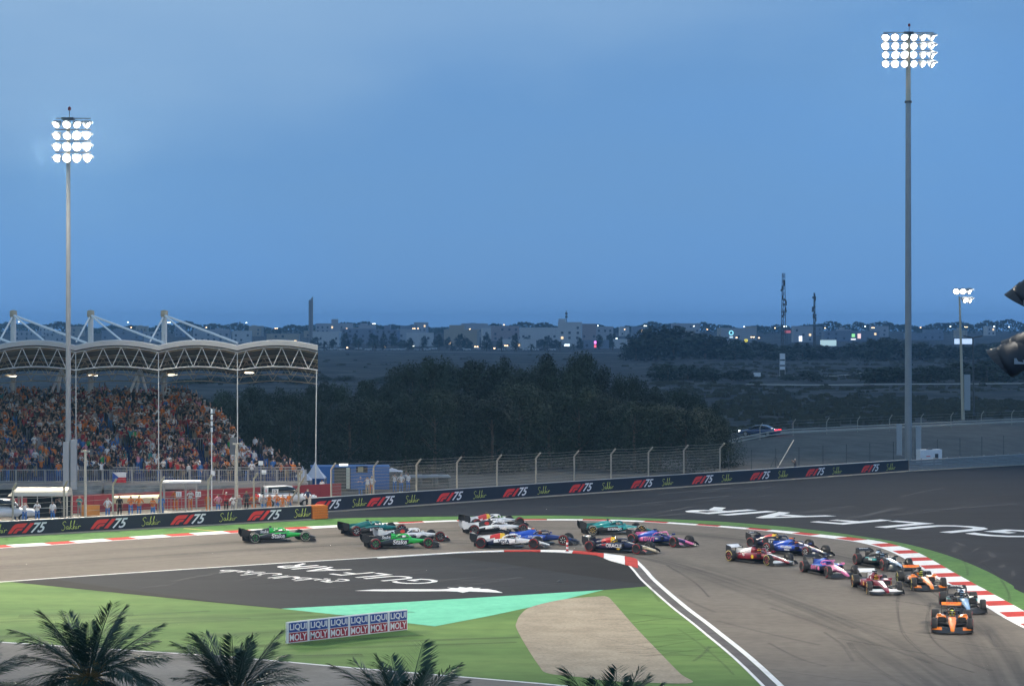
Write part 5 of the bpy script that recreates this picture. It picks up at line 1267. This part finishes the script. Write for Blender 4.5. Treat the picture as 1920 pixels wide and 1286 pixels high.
# ------------------------------------------------------------------ trees
M_leaf = mat('dark_leaves', (.010, .022, .010), .8, .35, .8, rnd=.25)
M_leaf2 = mat('olive_leaves', (.014, .027, .011), .8, .3, .8, rnd=.25)
M_bark = mat('bark', (.09, .07, .05), .9, .2, 3)
def crown_mesh(seed, h, w, n, leaf, pointy=.6, lo=.06, m=None):
    rr = random.Random(seed); V = []; Fc = []
    lobes = []
    for k in range(26):
        u = rr.random()**.8; z = lerp(lo*h+.4, h*.97, u)
        prof = (1-u)**pointy*.9+.12 if u > .25 else .75+u*.6
        a = rr.uniform(0, 2*math.pi); q = w/2*prof*rr.uniform(.45, 1.0); lobes.append((q*math.cos(a), q*math.sin(a), z, rr.uniform(.16, .30)*w*(1.15-u*.6)))
    for k in range(n):
        cx, cy, cz, cr = lobes[rr.randrange(len(lobes))]
        d = Vector((rr.gauss(0, 1), rr.gauss(0, 1), rr.gauss(0, 1))).normalized(); r_ = cr*rr.uniform(.55, 1.08)
        p = Vector((cx, cy, cz))+Vector((d.x*r_, d.y*r_, d.z*r_*1.25))
        if p.z < .15: p.z = rr.uniform(.15, .8)
        nn = (d+Vector((rr.gauss(0, .5), rr.gauss(0, .5), rr.gauss(0, .5)+.25))).normalized(); t_ = nn.orthogonal().normalized(); t_ = (Matrix.Rotation(rr.uniform(0, 6.28), 3, nn) @ t_); b_ = nn.cross(t_)
        s1 = leaf*rr.uniform(.6, 1.3); s2 = s1*.55; base = len(V)
        V += [p-t_*s1, p+b_*s2*.8, p+t_*s1, p-b_*s2]; Fc.append((base, base+1, base+2, base+3))
    me = bpy.data.meshes.new('crown'); me.from_pydata([tuple(v) for v in V], [], Fc); me.materials.append(m or M_leaf); return me
def trunk_mesh(h, r):
    b = MB(); b.tube((0, 0, 0), (.1, 0, h*.45), r, r*.7, 8); b.tube((.1, 0, h*.45), (.0, .1, h*.85), r*.7, r*.2, 8)
    rr = random.Random(int(h*10))
    for k in range(6):
        z = h*rr.uniform(.2, .7); a = rr.uniform(0, 6.28); b.tube((.05, 0, z), (math.cos(a)*h*.22, math.sin(a)*h*.22, z+h*.2), r*.35, r*.1, 6)
    return b.mesh('trunk', M_bark)
CR = [crown_mesh(s, 10, 8.6, 8500, .17, pt, m=mm) for s, pt, mm in ((1, .5, M_leaf), (2, .35, M_leaf2), (3, .6, M_leaf), (4, .4, M_leaf2), (5, .5, M_leaf))]
TRK = trunk_mesh(10, .22)
def tree(label, px, ytop, Y, wk=1.0, group='trees of the dark grove behind the fence', idx=0, name='grove_tree'):
    x = sx(px, Y); zb = terrain_h(x, Y); top = H-(ytop-YH)*Y/F; k = (top-zb)/10
    t = thing(name, label, 'tree', (x, Y, zb), R.uniform(0, 6.28), group); t.scale = (k*wk, k*wk, k)
    inst('trunk', TRK, t); inst('crown', CR[idx % len(CR)], t); return t
front = [(395, 770), (440, 758), (490, 762), (545, 768), (600, 760), (655, 752), (708, 758), (760, 745), (815, 738), (868, 742), (922, 745), (975, 728), (1030, 738), (1085, 730), (1140, 748), (1190, 760), (1238, 765), (1285, 770), (1322, 768), (1350, 786)]
back = [(390, 752), (430, 738), (475, 730), (520, 735), (560, 742), (600, 722), (640, 726), (690, 720), (735, 716), (772, 690), (815, 678), (858, 694), (895, 684), (945, 682), (985, 700), (1022, 674), (1060, 694), (1092, 671), (1135, 698), (1180, 714), (1225, 733), (1270, 734), (1305, 744), (1335, 762)]
for i, (px, yt) in enumerate(front): tree('grove tree in the row next to the fence, %s from the grandstand end' % ordn(i+1), px, yt, 246+R.uniform(-5, 5), R.uniform(.95, 1.25), idx=i)
for i, (px, yt) in enumerate(back): tree('tall grove tree in the rear row, %s from the grandstand end' % ordn(i+1), px, yt, 268+R.uniform(-6, 6), R.uniform(.75, 1.0), idx=i+2)
FARC = [crown_mesh(11+s, 6, 6.5, 700, .42, .45, lo=.1, m=M_leaf) for s in range(3)]
FTRK = trunk_mesh(6, .18)
def far_tree(label, px, ytop, Y, w, group, i):
    x = sx(px, Y); zb = terrain_h(x, Y); top = H-(ytop-YH)*Y/F; k = max(.2, (top-zb)/6)
    t = thing('field_tree', label, 'tree', (x, Y, zb), R.uniform(0, 6.28), group); t.scale = (w/6.5, w/6.5, k); inst('trunk', FTRK, t); inst('crown', FARC[i % 3], t)
for i, (px, yt, w) in enumerate([(345, 722, 7), (372, 716, 7), (400, 712, 9), (455, 706, 9), (478, 700, 9), (506, 710, 8), (556, 708, 8), (604, 708, 7), (650, 716, 8), (708, 712, 9), (726, 706, 8), (758, 714, 8)]):
    far_tree('lone dark tree in the field behind the grove, %s from the left' % ordn(i+1), px, yt, 560+R.uniform(-30, 30), w, 'trees in the field behind the grove', i)
for i, (px, yt, w) in enumerate([(1232, 688, 8), (1252, 684, 8), (1290, 686, 9), (1318, 690, 8), (1336, 692, 7), (1372, 696, 7), (1394, 694, 7), (1480, 702, 7), (1520, 698, 8), (1640, 692, 9), (1662, 690, 9), (1684, 688, 9), (1722, 690, 9), (1745, 688, 9), (1768, 690, 9), (1800, 682, 14), (1850, 680, 16), (1880, 676, 15), (1912, 680, 14)]):
    far_tree('dark roadside tree in the field right of the grove, %s from the left' % ordn(i+1), px, yt, 590+R.uniform(-25, 25), w, 'roadside trees in the field', i)
# dense dark clump before the town: separate broad trees
for i, (px, yt, w) in enumerate([(1192, 640, 14), (1208, 622, 18), (1232, 618, 22), (1262, 620, 22), (1292, 626, 22), (1322, 630, 22), (1350, 636, 20), (1378, 640, 18), (1405, 642, 18), (1436, 646, 18), (1470, 650, 18), (1505, 646, 16), (1540, 650, 18), (1575, 652, 18), (1610, 645, 18), (1640, 640, 16), (1662, 636, 18), (1690, 640, 18), (1725, 645, 20), (1760, 648, 20), (1795, 650, 22), (1835, 648, 22), (1870, 645, 22), (1905, 645, 22)]):
    far_tree('broad dark tree of the belt before the town, %s from the left' % ordn(i+1), px, yt, 1000+R.uniform(-40, 60), w, 'tree belt before the town', i)
# treeline on the horizon
def treeline():
    rr = random.Random(9); V = []; Fc = []
    for k in range(16000):
        px = rr.uniform(-60, 1980); Y = rr.uniform(2250, 2600); x = sx(px, Y)
        hump = 4+3.5*math.sin(px*.021)+2.5*math.sin(px*.057+1)+2*math.sin(px*.13)+(4 if px > 1600 else 0)
        top = max(1.5, 5.5+hump*.55); z = terrain_h(x, Y)+rr.uniform(0, 1)**.6*top
        s = rr.uniform(.6, 1.5); a = rr.uniform(0, 3.14); ca, sa = math.cos(a)*s, math.sin(a)*s; b = len(V)
        V += [(x-ca, Y-sa, z-s*.4), (x+ca, Y+sa, z-s*.4), (x+ca*.6, Y+sa*.6, z+s*.8), (x-ca*.7, Y-sa*.6, z+s*.7)]; Fc.append((b, b+1, b+2, b+3))
    me = bpy.data.meshes.new('treeline'); me.from_pydata(V, [], Fc); me.materials.append(M_leaf2); tag(inst('treeline', me), 'hazy dark treeline along the horizon behind the town', 'treeline', kind='stuff')
treeline()
# low desert scrub
def scrub():
    rr = random.Random(5); V = []; Fc = []
    for k in range(5200):
        Y = 300+900*rr.random()**1.7; px = rr.uniform(330 if Y > 420 else 1350, 1980); x = sx(px, Y)
        if bank_d(x, Y) < 46 or (px < 1230 and rr.random() < .93): continue
        if math.sin(x*.05+Y*.013)+math.sin(Y*.05+x*.02) < rr.uniform(-1.6, .8): continue
        zb = terrain_h(x, Y); s = rr.uniform(.35, 1.1)
        for q in range(7):
            a = rr.uniform(0, 3.14); w = s*rr.uniform(.5, 1.2); ox, oy = rr.gauss(0, s*.6), rr.gauss(0, s*.6); b = len(V); h = s*rr.uniform(.3, .75); ca, sa = math.cos(a)*w, math.sin(a)*w
            V += [(x+ox-ca, Y+oy-sa, zb-.1), (x+ox+ca, Y+oy+sa, zb-.1), (x+ox+ca*.6, Y+oy+sa*.6, zb+h), (x+ox-ca*.7, Y+oy-sa*.5, zb+h*.9)]; Fc.append((b, b+1, b+2, b+3))
    me = bpy.data.meshes.new('scrub'); me.from_pydata(V, [], Fc); me.materials.append(mat('scrub_leaves', (.05, .05, .032), .9, .3, .3)); tag(inst('scrub', me), 'low desert scrub scattered over the field', 'scrub', kind='stuff')
scrub()
# pale tracks through the field
M_pale = mat('pale_track', (.34, .31, .27), .95, .2, .2)
for (pts, w) in (([(1400, 722), (1530, 723), (1640, 722), (1800, 721), (1960, 720)], 7), ([(1440, 705), (1560, 706), (1625, 699)], 5), ([(560, 659), (800, 660), (1000, 662), (1190, 662)], 10)):
    P = spline([G(x, y, 2.1) for x, y in pts], 8); n = len(P); A = [p+Vector((0, w/2, 0)) for p in P]; B = [p-Vector((0, w/2, 0)) for p in P]
    b = MB(); b.add([(p.x, p.y, terrain_h(p.x, p.y)+.35) for p in A+B], [(i, i+1, n+i+1, n+i) for i in range(n-1)]); tag(b.build('dirt_road', M_pale), kind='structure')

# ------------------------------------------------------------------ the town
M_win = mat('far_window', (.05, .06, .08), .3, 0)
def building(label, x0, x1, yt, Y, colr, nw, rows, name='town_house', extra=None, depth=12):
    X0, X1 = sx(x0, Y), sx(x1, Y); xc = (X0+X1)/2; w = X1-X0; zb = terrain_h(xc, Y); top = H-(yt-YH)*Y/F-zb
    t = thing(name, label, 'building', (xc, Y, zb), R.uniform(-.12, .12), 'houses of the town')
    m = mat('render_%02d%02d%02d' % tuple(int(c*99) for c in colr), colr, .85, .08, .05)
    MB().span(-w/2, w/2, 0, depth, 0, top).build('wall', m, t)
    for (a, b_, c, d) in ((-w/2-.1, w/2+.1, -.15, .2), (-w/2-.1, w/2+.1, depth-.2, depth+.15)): MB().span(a, b_, c, d, top-.05, top+.8).build('parapet', m, t)
    for r_ in range(rows):
        z = 1.4+r_*3.6
        if z+1.6 > top: break
        for k in range(nw):
            if R.random() < .35: continue
            X = lerp(-w/2, w/2, (k+.5)/nw)+R.uniform(-.3, .3); ww = min(1.7, w/nw*.35); o = MB().span(X-ww/2, X+ww/2, -.05, .02, z, z+1.7).build('window', mat('lit_window', (1, .68, .36), emit=1.6) if R.random() < .10 else M_win, t); MB().span(X-ww/2-.12, X+ww/2+.12, -.2, -.04, z-.2, z-.02).build('sill', m, o)
    if extra:
        for (fx0, fx1, hh) in extra: MB().span(lerp(-w/2, w/2, fx0), lerp(-w/2, w/2, fx1), 1.5, depth*.7, top, top+hh).build('roof_room', m, t)
    return t
W1, W2, TN, BL, PK = (.50, .50, .50), (.36, .37, .40), (.38, .33, .27), (.20, .23, .29), (.33, .27, .27)
TOWN = [('pale block farthest left, seen under the roof stays', 28, 72, 622, 1900, W2, 5, 2, None), ('pale low block left of the first stand mast gap', 84, 122, 626, 1850, W2, 4, 2, None), ('dim wide block between the first two stand masts', 190, 262, 621, 1950, BL, 6, 2, [(.3, .5, 2)]), ('dim block right of the second stand mast', 270, 300, 624, 1850, W2, 3, 2, None),
 ('pale long block right of the third stand mast', 362, 430, 620, 1850, W2, 6, 3, [(.6, .8, 2)]), ('small pale cube house above the stand roof end', 436, 470, 622, 1820, W1, 3, 2, None), ('tan low house left of the slim tower', 500, 560, 628, 1760, TN, 5, 2, None),
 ('long grey block with square roof room right of the slim tower', 592, 662, 608, 2050, W2, 8, 3, [(.42, .60, 4.5)]), ('white villa with dark arched windows below the slim tower', 586, 636, 624, 1640, W1, 5, 2, None), ('dim blue-grey block with few windows', 638, 700, 618, 1780, BL, 5, 3, None), ('pale house with stepped roof behind the palms', 672, 702, 611, 1950, W2, 3, 3, [(.1, .5, 2)]),
 ('grey-blue house with white roof room', 702, 746, 620, 1750, BL, 4, 3, [(.4, .65, 4)]), ('pale house with tall corner right of the white roof room', 746, 786, 619, 1800, W2, 3, 3, None), ('lower cream house with two dark windows', 762, 812, 626, 1660, W1, 3, 2, None), ('distant grey block on the skyline', 776, 800, 606, 2150, W2, 3, 3, None),
 ('tan house with two broad windows and dark roof', 832, 895, 620, 1660, TN, 3, 2, [(.15, .6, 4)]), ('distant pale block behind the tan house', 866, 914, 608, 2100, W2, 5, 3, None), ('narrow white house beside the tan one', 905, 920, 617, 1640, W1, 1, 3, None), ('dim rose-grey house left of the white villa row', 922, 974, 613, 1900, PK, 4, 3, None),
 ('white house with four small dark windows', 975, 1046, 616, 1760, W1, 6, 2, None), ('long low white wall building behind palms', 942, 1005, 638, 1560, W1, 3, 1, None), ('tall white block with stair tower and water tanks', 1046, 1090, 606, 1680, W1, 3, 4, [(.02, .32, 3.2)]), ('brownish block right of the tall white one', 1090, 1118, 609, 1760, PK, 3, 3, None), ('grey block stepping down right of the brown one', 1118, 1150, 614, 1820, W2, 3, 3, None),
 ('dark shop front with pink and red signs', 1092, 1142, 640, 1540, BL, 3, 1, None), ('low white house at the edge of the dark clump', 1150, 1192, 638, 1560, W1, 3, 1, None), ('pale block on the skyline above the dark clump', 1258, 1312, 608, 2100, W2, 5, 3, None), ('pale block behind the round blue sign', 1352, 1418, 617, 1760, W2, 5, 2, None), ('pale block between the two radio masts', 1488, 1525, 613, 1850, W2, 3, 3, None), ('dim long block behind the lit billboard', 1545, 1650, 622, 1900, BL, 7, 2, None), ('pale block left of the right billboard', 1700, 1770, 626, 1950, BL, 5, 2, None)]
for (lab, x0, x1, yt, Y, c, nw, rows, ex) in TOWN: building(lab, x0, x1, yt, Y, c, nw, rows, extra=ex)
rt = random.Random(77)
for i in range(26):
    x0 = lerp(20, 1900, (i+rt.uniform(.1, .9))/26); w_ = rt.uniform(14, 34)
    building('small house of the rear row, %s from the left' % ordn(i+1), x0, x0+w_, rt.uniform(612, 622), rt.uniform(2000, 2200), rt.choice([W1, W2, W2, BL, TN]), rt.randint(2, 3), 2, extra=[(.2, .5, rt.uniform(1, 3))] if i % 3 == 0 else None)
for i in range(34):
    px = lerp(575, 1200, (i+rt.uniform(0, 1))/34); far_tree('dark garden tree between the town houses, %s from the left' % ordn(i+1), px, rt.uniform(626, 640), rt.uniform(1480, 1720), rt.uniform(5, 10), 'garden trees of the town', i)
# slim twin-fin tower
Y = 1800; xb = sx(583, Y); t = thing('slim_tower', 'slim tall twin-fin tower with slanted top above the town', 'tower', (xb, Y, terrain_h(xb, Y)))
zz = lambda py: H-(py-YH)*Y/F-terrain_h(xb, Y)
M_tow = mat('tower_stone', (.27, .26, .26), .8, .06, .1)
MB().prism([(-1.7, 0), (-.45, 0), (-.45, zz(561)), (-1.7, zz(564))], -1.2, 1.2, 0, Matrix(((1, 0, 0), (0, 0, 1), (0, 1, 0)))).build('fin', M_tow, t)
MB().prism([(.1, 0), (1.6, 0), (1.6, zz(556)), (.1, zz(560))], -1.2, 1.2, 0, Matrix(((1, 0, 0), (0, 0, 1), (0, 1, 0)))).build('fin', M_tow, t)
MB().span(-.45, .1, -.7, .7, 0, zz(563)).build('core', mat('tower_core', (.18, .18, .2)), t)
# radio masts
def lattice(px, ytop, Y, hw, lab, dishes):
    xb = sx(px, Y); zb = terrain_h(xb, Y); h = H-(ytop-YH)*Y/F-zb; t = thing('radio_mast', lab, 'radio mast', (xb, Y, zb), .3, 'radio masts')
    for a in (0, 2.094, 4.189): MB().tube((hw*math.cos(a), hw*math.sin(a), 0), (hw*.5*math.cos(a), hw*.5*math.sin(a), h), .16, .12, 6).build('leg', M_dark, t)
    n = int(h/2.4); 
    for k in range(n):
        z0, z1 = k*h/n, (k+1)*h/n; b = MB()
        for q in range(3):
            a, c = 2.094*q, 2.094*(q+1); r0, r1 = hw*(1-.5*z0/h), hw*(1-.5*z1/h); b.tube((r0*math.cos(a), r0*math.sin(a), z0), (r1*math.cos(c), r1*math.sin(c), z1), .07, n=5)
        b.build('bracing', M_dark, t)
    for k in range(dishes):
        z = h*R.uniform(.45, .98); a = R.uniform(0, 6.28); MB().box((1.1*math.cos(a), 1.1*math.sin(a), z), (.5, .5, 2.0 if k % 2 else .9)).build('antenna', M_dark, t)
    return t
lattice(1469, 512, 1000, 1.3, 'tall lattice radio mast, left of the pair', 14); lattice(1527, 549, 1050, .6, 'shorter radio mast with antenna crown, right of the pair', 9)
Y = 1690; xb = sx(1062, Y); t = thing('antenna_mast', 'small antenna mast on the tall white block', 'antenna mast', (xb, Y+2, terrain_h(xb, Y)))
MB().tube((0, 0, 0), (0, 0, H-(582-YH)*Y/F-terrain_h(xb, Y)), .3, .2, 6).build('pole', M_dark, t)
for z in (588, 594): MB().box((0, 0, H-(z-YH)*Y/F-terrain_h(xb, Y)), (1.8, 1.2, 1.6)).build('antenna', M_dark, t)
# street lamps, lit
ME_lw = {}
def town_lamp(px, py, Y, warm, i, lab):
    x = sx(px, Y); zb = terrain_h(x, Y); z = H-(py-YH)*Y/F-zb
    t = thing('street_lamp', lab, 'street lamp', (x, Y, zb), 0, 'lit street lamps of the town')
    MB().tube((0, .2, 0), (0, .2, z), .12, .08, 5).build('pole', M_dark, t)
    m = mat('lamp_warm', (1, .62, .32), emit=7) if warm else mat('lamp_cool', (.9, 1, .95), emit=7)
    for s in ((-.75, .75) if i % 3 == 0 else (0,)): MB().box((s, -.2, z), (.95, .5, .5)).build('lamp_head', m, t)
LT = [(37, 603.5, 0), (240, 604, 0), (246, 614, 1), (317, 604.5, 0), (387, 614, 1), (462, 605, 0), (518, 615.5, 1), (650, 616, 1), (701, 607, 0), (776, 616, 1), (784, 616, 1), (881, 617, 1), (945, 609, 1), (949, 648, 1), (961, 614, 1), (995, 617, 1), (1020, 617, 1), (1078, 617.5, 0), (1121, 610.5, 0), (1132, 616.7, 1), (1156, 634.6, 0), (1171, 617.7, 1), (1210, 611, 0), (1242, 618, 1), (1301, 611.5, 0), (1305, 632, 0), (1326, 617.5, 1), (1332, 632, 1), (1357, 615.6, 1), (1381, 633, 1), (1395, 612.5, 0), (1411, 632, 1), (1423, 633.4, 1), (1453, 615, 1), (1472, 612, 0), (1547, 615, 1), (1622, 612, 0), (1637, 614.5, 1), (1726, 614, 1), (1782, 612, 0), (1811, 613, 1), (1864, 612, 0), (1892, 613, 0), (651, 652, 1), (722, 650, 1), (775, 648.5, 0), (893, 650, 1), (927, 653, 1)]
LT.sort()
for i, (px, py, w) in enumerate(LT): town_lamp(px, py, 1500 if py > 640 else (1600 if py > 625 else 1980), w, i, '%s lit street lamp of the town, %s counted from the left' % ('orange' if w else 'white', ordn(i+1)))
# lit signs and billboards
def sign(lab, px, py, w, h, col, Y=1480, e=2.5, shape='box', txt=None):
    p = at(px, py, Y); zb = terrain_h(p.x, Y); t = thing('lit_sign', lab, 'sign', (p.x, Y, zb), 0, 'lit signs of the town'); z = p.z-zb
    MB().tube((0, .3, 0), (0, .3, z), .2, n=6).build('pole', M_dark, t); k = Y/F
    if shape == 'disc': MB().lathe([(.0, 0), (w*k/2*.55, 0)], 14, Matrix.Rotation(math.pi/2, 3, 'X')).build('face', mat('sign_core', (.1, .2, .25)), t, (0, -.02, z)); MB().lathe([(w*k/2*.6, 0), (w*k/2, 0)], 14, Matrix.Rotation(math.pi/2, 3, 'X')).build('ring', mat('lit_%s' % lab[:14].replace(' ', '_'), col, emit=e), t, (0, -.02, z))
    else: MB().box((0, 0, z), (w*k, .3, h*k)).build('face', mat('lit_%s' % lab[:14].replace(' ', '_'), col, emit=e), t)
sign('round ring sign glowing pale blue', 1371, 624, 9, 9, (.25, .7, .8), shape='disc', e=1.6); sign('small white sign under the round ring sign', 1371, 632, 6, 3, (.6, .8, .9), e=1.0); sign('small yellow arched sign left of the radio mast', 1399, 639, 6, 6, (.9, .75, .1), e=1.3)
sign('low white lettered strip sign left of the radio mast', 1385, 647, 14, 2.2, (.9, .9, 1), e=2.2); sign('upright white light box right of the radio mast', 1501, 635, 6, 10, (.9, .95, 1), e=1.6); sign('wide pale billboard lit white and green', 1553, 643, 30, 11, (.45, .62, .62), e=.9)
sign('small green round sign right of the billboard', 1600, 629, 6, 6, (.3, .8, .3), e=1.2); sign('white lettering under the green round sign', 1600, 636, 9, 2.5, (.9, .9, .9), e=1.4); sign('red and white light box beside the green sign', 1611, 630, 6, 9, (.9, .6, .55), e=1.3); sign('red digital sign by the tall radio mast', 1477, 622, 11, 5, (.5, .12, .14), e=.7)
sign('wide white billboard behind the slim leaning mast', 1806, 640, 33, 10, (.55, .68, .85), e=1.0, Y=1300); sign('pink upright shop sign', 1116, 642, 4, 5, (.9, .2, .8), e=2.5); sign('red shop sign below the pink one', 1116, 649, 4, 5, (.8, .1, .15), e=1.6); sign('white shop sign left of the shop front', 1063, 647, 10, 4, (.8, .95, 1), e=2.2)
# white pillar sign in the field, little kiosks
p = at(1467, 720, 640); t = thing('pillar_sign', 'tall narrow white pillar sign standing in the dark field', 'sign', (p.x, 640, 2)); 
for s in (-1, 1): MB().span(s*.75-.07, s*.75+.07, -.1, .1, 0, 6.2).build('post', M_galv, t)
for (z0, z1) in ((4.6, 6.2), (3.1, 4.2), (1.8, 2.7)): MB().span(-.66, .66, -.08, .08, z0, z1).build('panel', M_wht, t)
for (px, py, Y, w, h, lab) in ((1217, 667, 1130, 6, 3.2, 'pale square hoarding before the dark clump'), (1420, 722, 620, 1.8, 1.1, 'small pale box left of the pillar sign in the field')):
    p = at(px, py, Y); zb = terrain_h(p.x, Y); t = thing('field_box', lab, 'box', (p.x, Y, zb)); MB().span(-w/2, w/2, 0, .8, .3, h+.3).build('panel', M_wht, t); MB().span(-w/2+.2, w/2-.2, .2, .6, 0, .3).build('foot', M_dark, t)
# parked cars and palms before the town
pc = [mat('far_car_white', (.6, .6, .62), .3, 0), mat('far_car_grey', (.2, .21, .23), .3, 0), mat('far_car_dark', (.03, .03, .04), .3, 0), mat('far_car_silver', (.38, .4, .42), .3, 0)]
def far_car_mesh():
    b = MB(); b.loft([ring(x, zb, zt, hw, 5) for x, zb, zt, hw in ((-2.2, .4, .8, .8), (-2, .3, .95, .88), (0, .3, 1, .9), (1.9, .3, .85, .86), (2.2, .4, .65, .75))])
    b.loft([ring(x, .9, zt, hw, 4) for x, zt, hw in ((-1.7, .95, .75), (-1, 1.45, .66), (.3, 1.45, .66), (1.1, .95, .75))], mi=1)
    for x in (-1.4, 1.4):
        for s in (-.8, .8): b.lathe([(.0, -.1), (.33, -.1), (.33, .1), (.0, .1)], 8, Matrix.Rotation(math.pi/2, 3, 'X')) if False else b.box((x, s, .3), (.55, .2, .55), mi=1)
    return b.mesh('parked_car', [pc[0], M_tyre])
ME_fc = far_car_mesh(); CN = ['white', 'grey', 'dark', 'silver']; k = 0
for rowi, (yy, Y) in enumerate(((658, 1440), (655.5, 1500))):
    px = 604+rowi*4
    while px < 1050:
        if R.random() < .72:
            x = sx(px, Y); c = R.choices([0, 1, 2, 3], [5, 2, 2, 2])[0]; o = inst('parked_car', ME_fc, None, (x, Y, terrain_h(x, Y)), (0, 0, R.choice((0, math.pi))+R.uniform(-.5, .5))); k += 1
            for s_, m_ in ((0, pc[c]), ): o.material_slots[s_].link = 'OBJECT'; o.material_slots[s_].material = m_
            tag(o, 'small %s car parked before the town, %s from the left of the %s line' % (CN[c], ordn(k), 'near' if rowi == 0 else 'far'), 'car', 'cars parked before the town')
        px += R.uniform(13, 19)
    k = 0
def far_palm_mesh():
    b = MB(); rr = random.Random(2)
    for k in range(34):
        a = rr.uniform(0, 6.28); el = rr.uniform(-.5, 1.2); L = rr.uniform(2.3, 3.1); pts = []
        for i in range(5):
            u = i/4; r_ = L*u*math.cos(el)*(1 if el < .6 else .9); z = L*u*math.sin(el)-1.6*u*u; pts.append(Vector((r_*math.cos(a), r_*math.sin(a), z)))
        sd = Vector((-math.sin(a), math.cos(a), 0))
        for i in range(4): b.add([pts[i]-sd*.28*(1.05-i/5), pts[i]+sd*.28*(1.05-i/5), pts[i+1]+sd*.28*(.85-i/5), pts[i+1]-sd*.28*(.85-i/5)], [(0, 1, 2, 3)])
    return b.mesh('crown', M_leaf)
FP = far_palm_mesh(); FPT = MB().tube((0, 0, 0), (0, 0, 1), .32, .24, 7).mesh('trunk', M_bark)
for i, (px, yt, Y) in enumerate([(609, 640, 1360), (672, 640, 1370), (703, 643, 1360), (765, 643, 1350), (793, 644, 1380), (823, 636, 1400), (846, 644, 1400), (913, 644, 1370), (940, 644, 1360), (968, 644, 1360), (997, 645, 1350), (1022, 641, 1400), (1050, 640, 1400), (1075, 645, 1380), (1149, 642, 1420), (1174, 647, 1420)]):
    x = sx(px, Y); zb = terrain_h(x, Y); h = H-(yt-YH)*Y/F-zb-1.2
    t = thing('far_palm', 'date palm in the row before the town, %s from the left' % ordn(i+1), 'palm', (x, Y, zb), R.uniform(0, 6), 'palms before the town'); inst('trunk', FPT, t, (0, 0, 0), (0, 0, 0), (1, 1, h)); inst('crown', FP, t, (0, 0, h), (0, 0, 0), (1.35, 1.35, 1.35))

# ------------------------------------------------------------------ near date palms at the bottom
M_frond = mat('frond_green', (.022, .056, .024), .55, .25, 3, rnd=.25)
M_stalk = mat('frond_stalk', (.32, .20, .06), .7, .2, 3)  # golden-brown stalk base, with warm light from below put into the colour
def frond_mesh(seed, L, droop):
    rr = random.Random(seed); n = 11; pts = []
    for i in range(n):
        u = i/(n-1); pts.append(Vector((L*(u-.16*u*u*droop), 0, L*(.10*u-.42*droop*u*u))))
    b = MB()
    for i in range(n-1): b.tube(pts[i], pts[i+1], .030*(1-.85*i/n), .030*(1-.85*(i+1)/n), 5, mi=1 if i < 2 else 0)
    P = resample([Vector(p) for p in pts], L/84)
    for i, p in enumerate(P):
        u = i/len(P)
        if u < .16: continue
        d = (P[min(i+1, len(P)-1)]-P[max(i-1, 0)]).normalized(); up = Vector((0, 1, 0)).cross(d)
        ll = L*.27*(math.sin(math.pi*min(1, (u-.08)*1.05))**.6)*rr.uniform(.85, 1.15)+.05
        for s in (-1, 1):
            dr = (d*rr.uniform(.75, 1.0)+Vector((0, s, 0))*rr.uniform(.75, .95)+up*rr.uniform(-.25, .35)).normalized(); q = p+dr*ll+Vector((0, 0, -.24*ll*droop)); md = p+dr*ll*.45
            wv = dr.cross(up).normalized() if abs(dr.dot(up)) < .9 else Vector((0, 0, 1)); wv = (wv*.4+d*.6).normalized()*.021
            b.add([p, md+wv, q, md-wv], [(0, 1, 2, 3)], 0)
    return b.mesh('frond', [M_frond, M_stalk])
FR = [frond_mesh(s, 2.7, dr) for s, dr in ((1, .6), (2, .95), (3, 1.2), (4, .35))]
def near_palm(label, px, py, Y, k, seed):
    rr = random.Random(seed); p = at(px, py, Y); t = thing('date_palm', label, 'palm', (p.x, Y, -.06), 0, 'date palms along the bottom edge')
    b = MB(); z = 0
    while z < p.z: b.tube((0, 0, z), (0, 0, min(z+.22, p.z)), .19, .25, 10); z += .2
    b.build('trunk', M_bark, t)
    N = 62
    for i in range(N):
        u = i/N; el = lerp(1.35, -.45, u**.8)+rr.uniform(-.24, .24); a = i*2.399963+rr.uniform(-.2, .2); m = FR[3 if u < .25 else (0 if u < .5 else (1 if u < .75 else 2))]
        s = k*rr.uniform(.72, 1.1)*(1 if u > .15 else .9)
        q = Matrix.Rotation(a, 3, 'Z') @ Matrix.Rotation(-el, 3, 'Y'); inst('frond', m, t, (.12*math.cos(a), .12*math.sin(a), p.z+.1*(1-u)), q.to_euler(), (s, s, s))
near_palm('large date palm at the bottom left corner', 166, 1268, 72, 1.0, 1); near_palm('date palm at the bottom, second from the left', 440, 1305, 72, .92, 2)
near_palm('date palm at the bottom centre, below the advertising board', 757, 1362, 72, 1.02, 3); near_palm('date palm top at the bottom edge below the gravel trap', 1148, 1400, 72, 1.08, 4)
near_palm('date palm frond tips at the lower left edge of the picture', -62, 1290, 72, .8, 5)
# ------------------------------------------------------------------ evening haze over the whole place
m = bpy.data.materials.new('haze'); m.use_nodes = True; nt = m.node_tree; nt.nodes.remove(nt.nodes['Principled BSDF'])
pv = nt.nodes.new('ShaderNodeVolumePrincipled'); pv.inputs['Color'].default_value = (.36, .68, 1, 1); pv.inputs['Density'].default_value = .00013; pv.inputs['Anisotropy'].default_value = .35
nt.links.new(pv.outputs[0], nt.nodes['Material Output'].inputs['Volume'])
hz = MB().span(-2900, 2900, -60, 6200, -1.2, 52).build('haze', m); hz['kind'] = 'stuff'
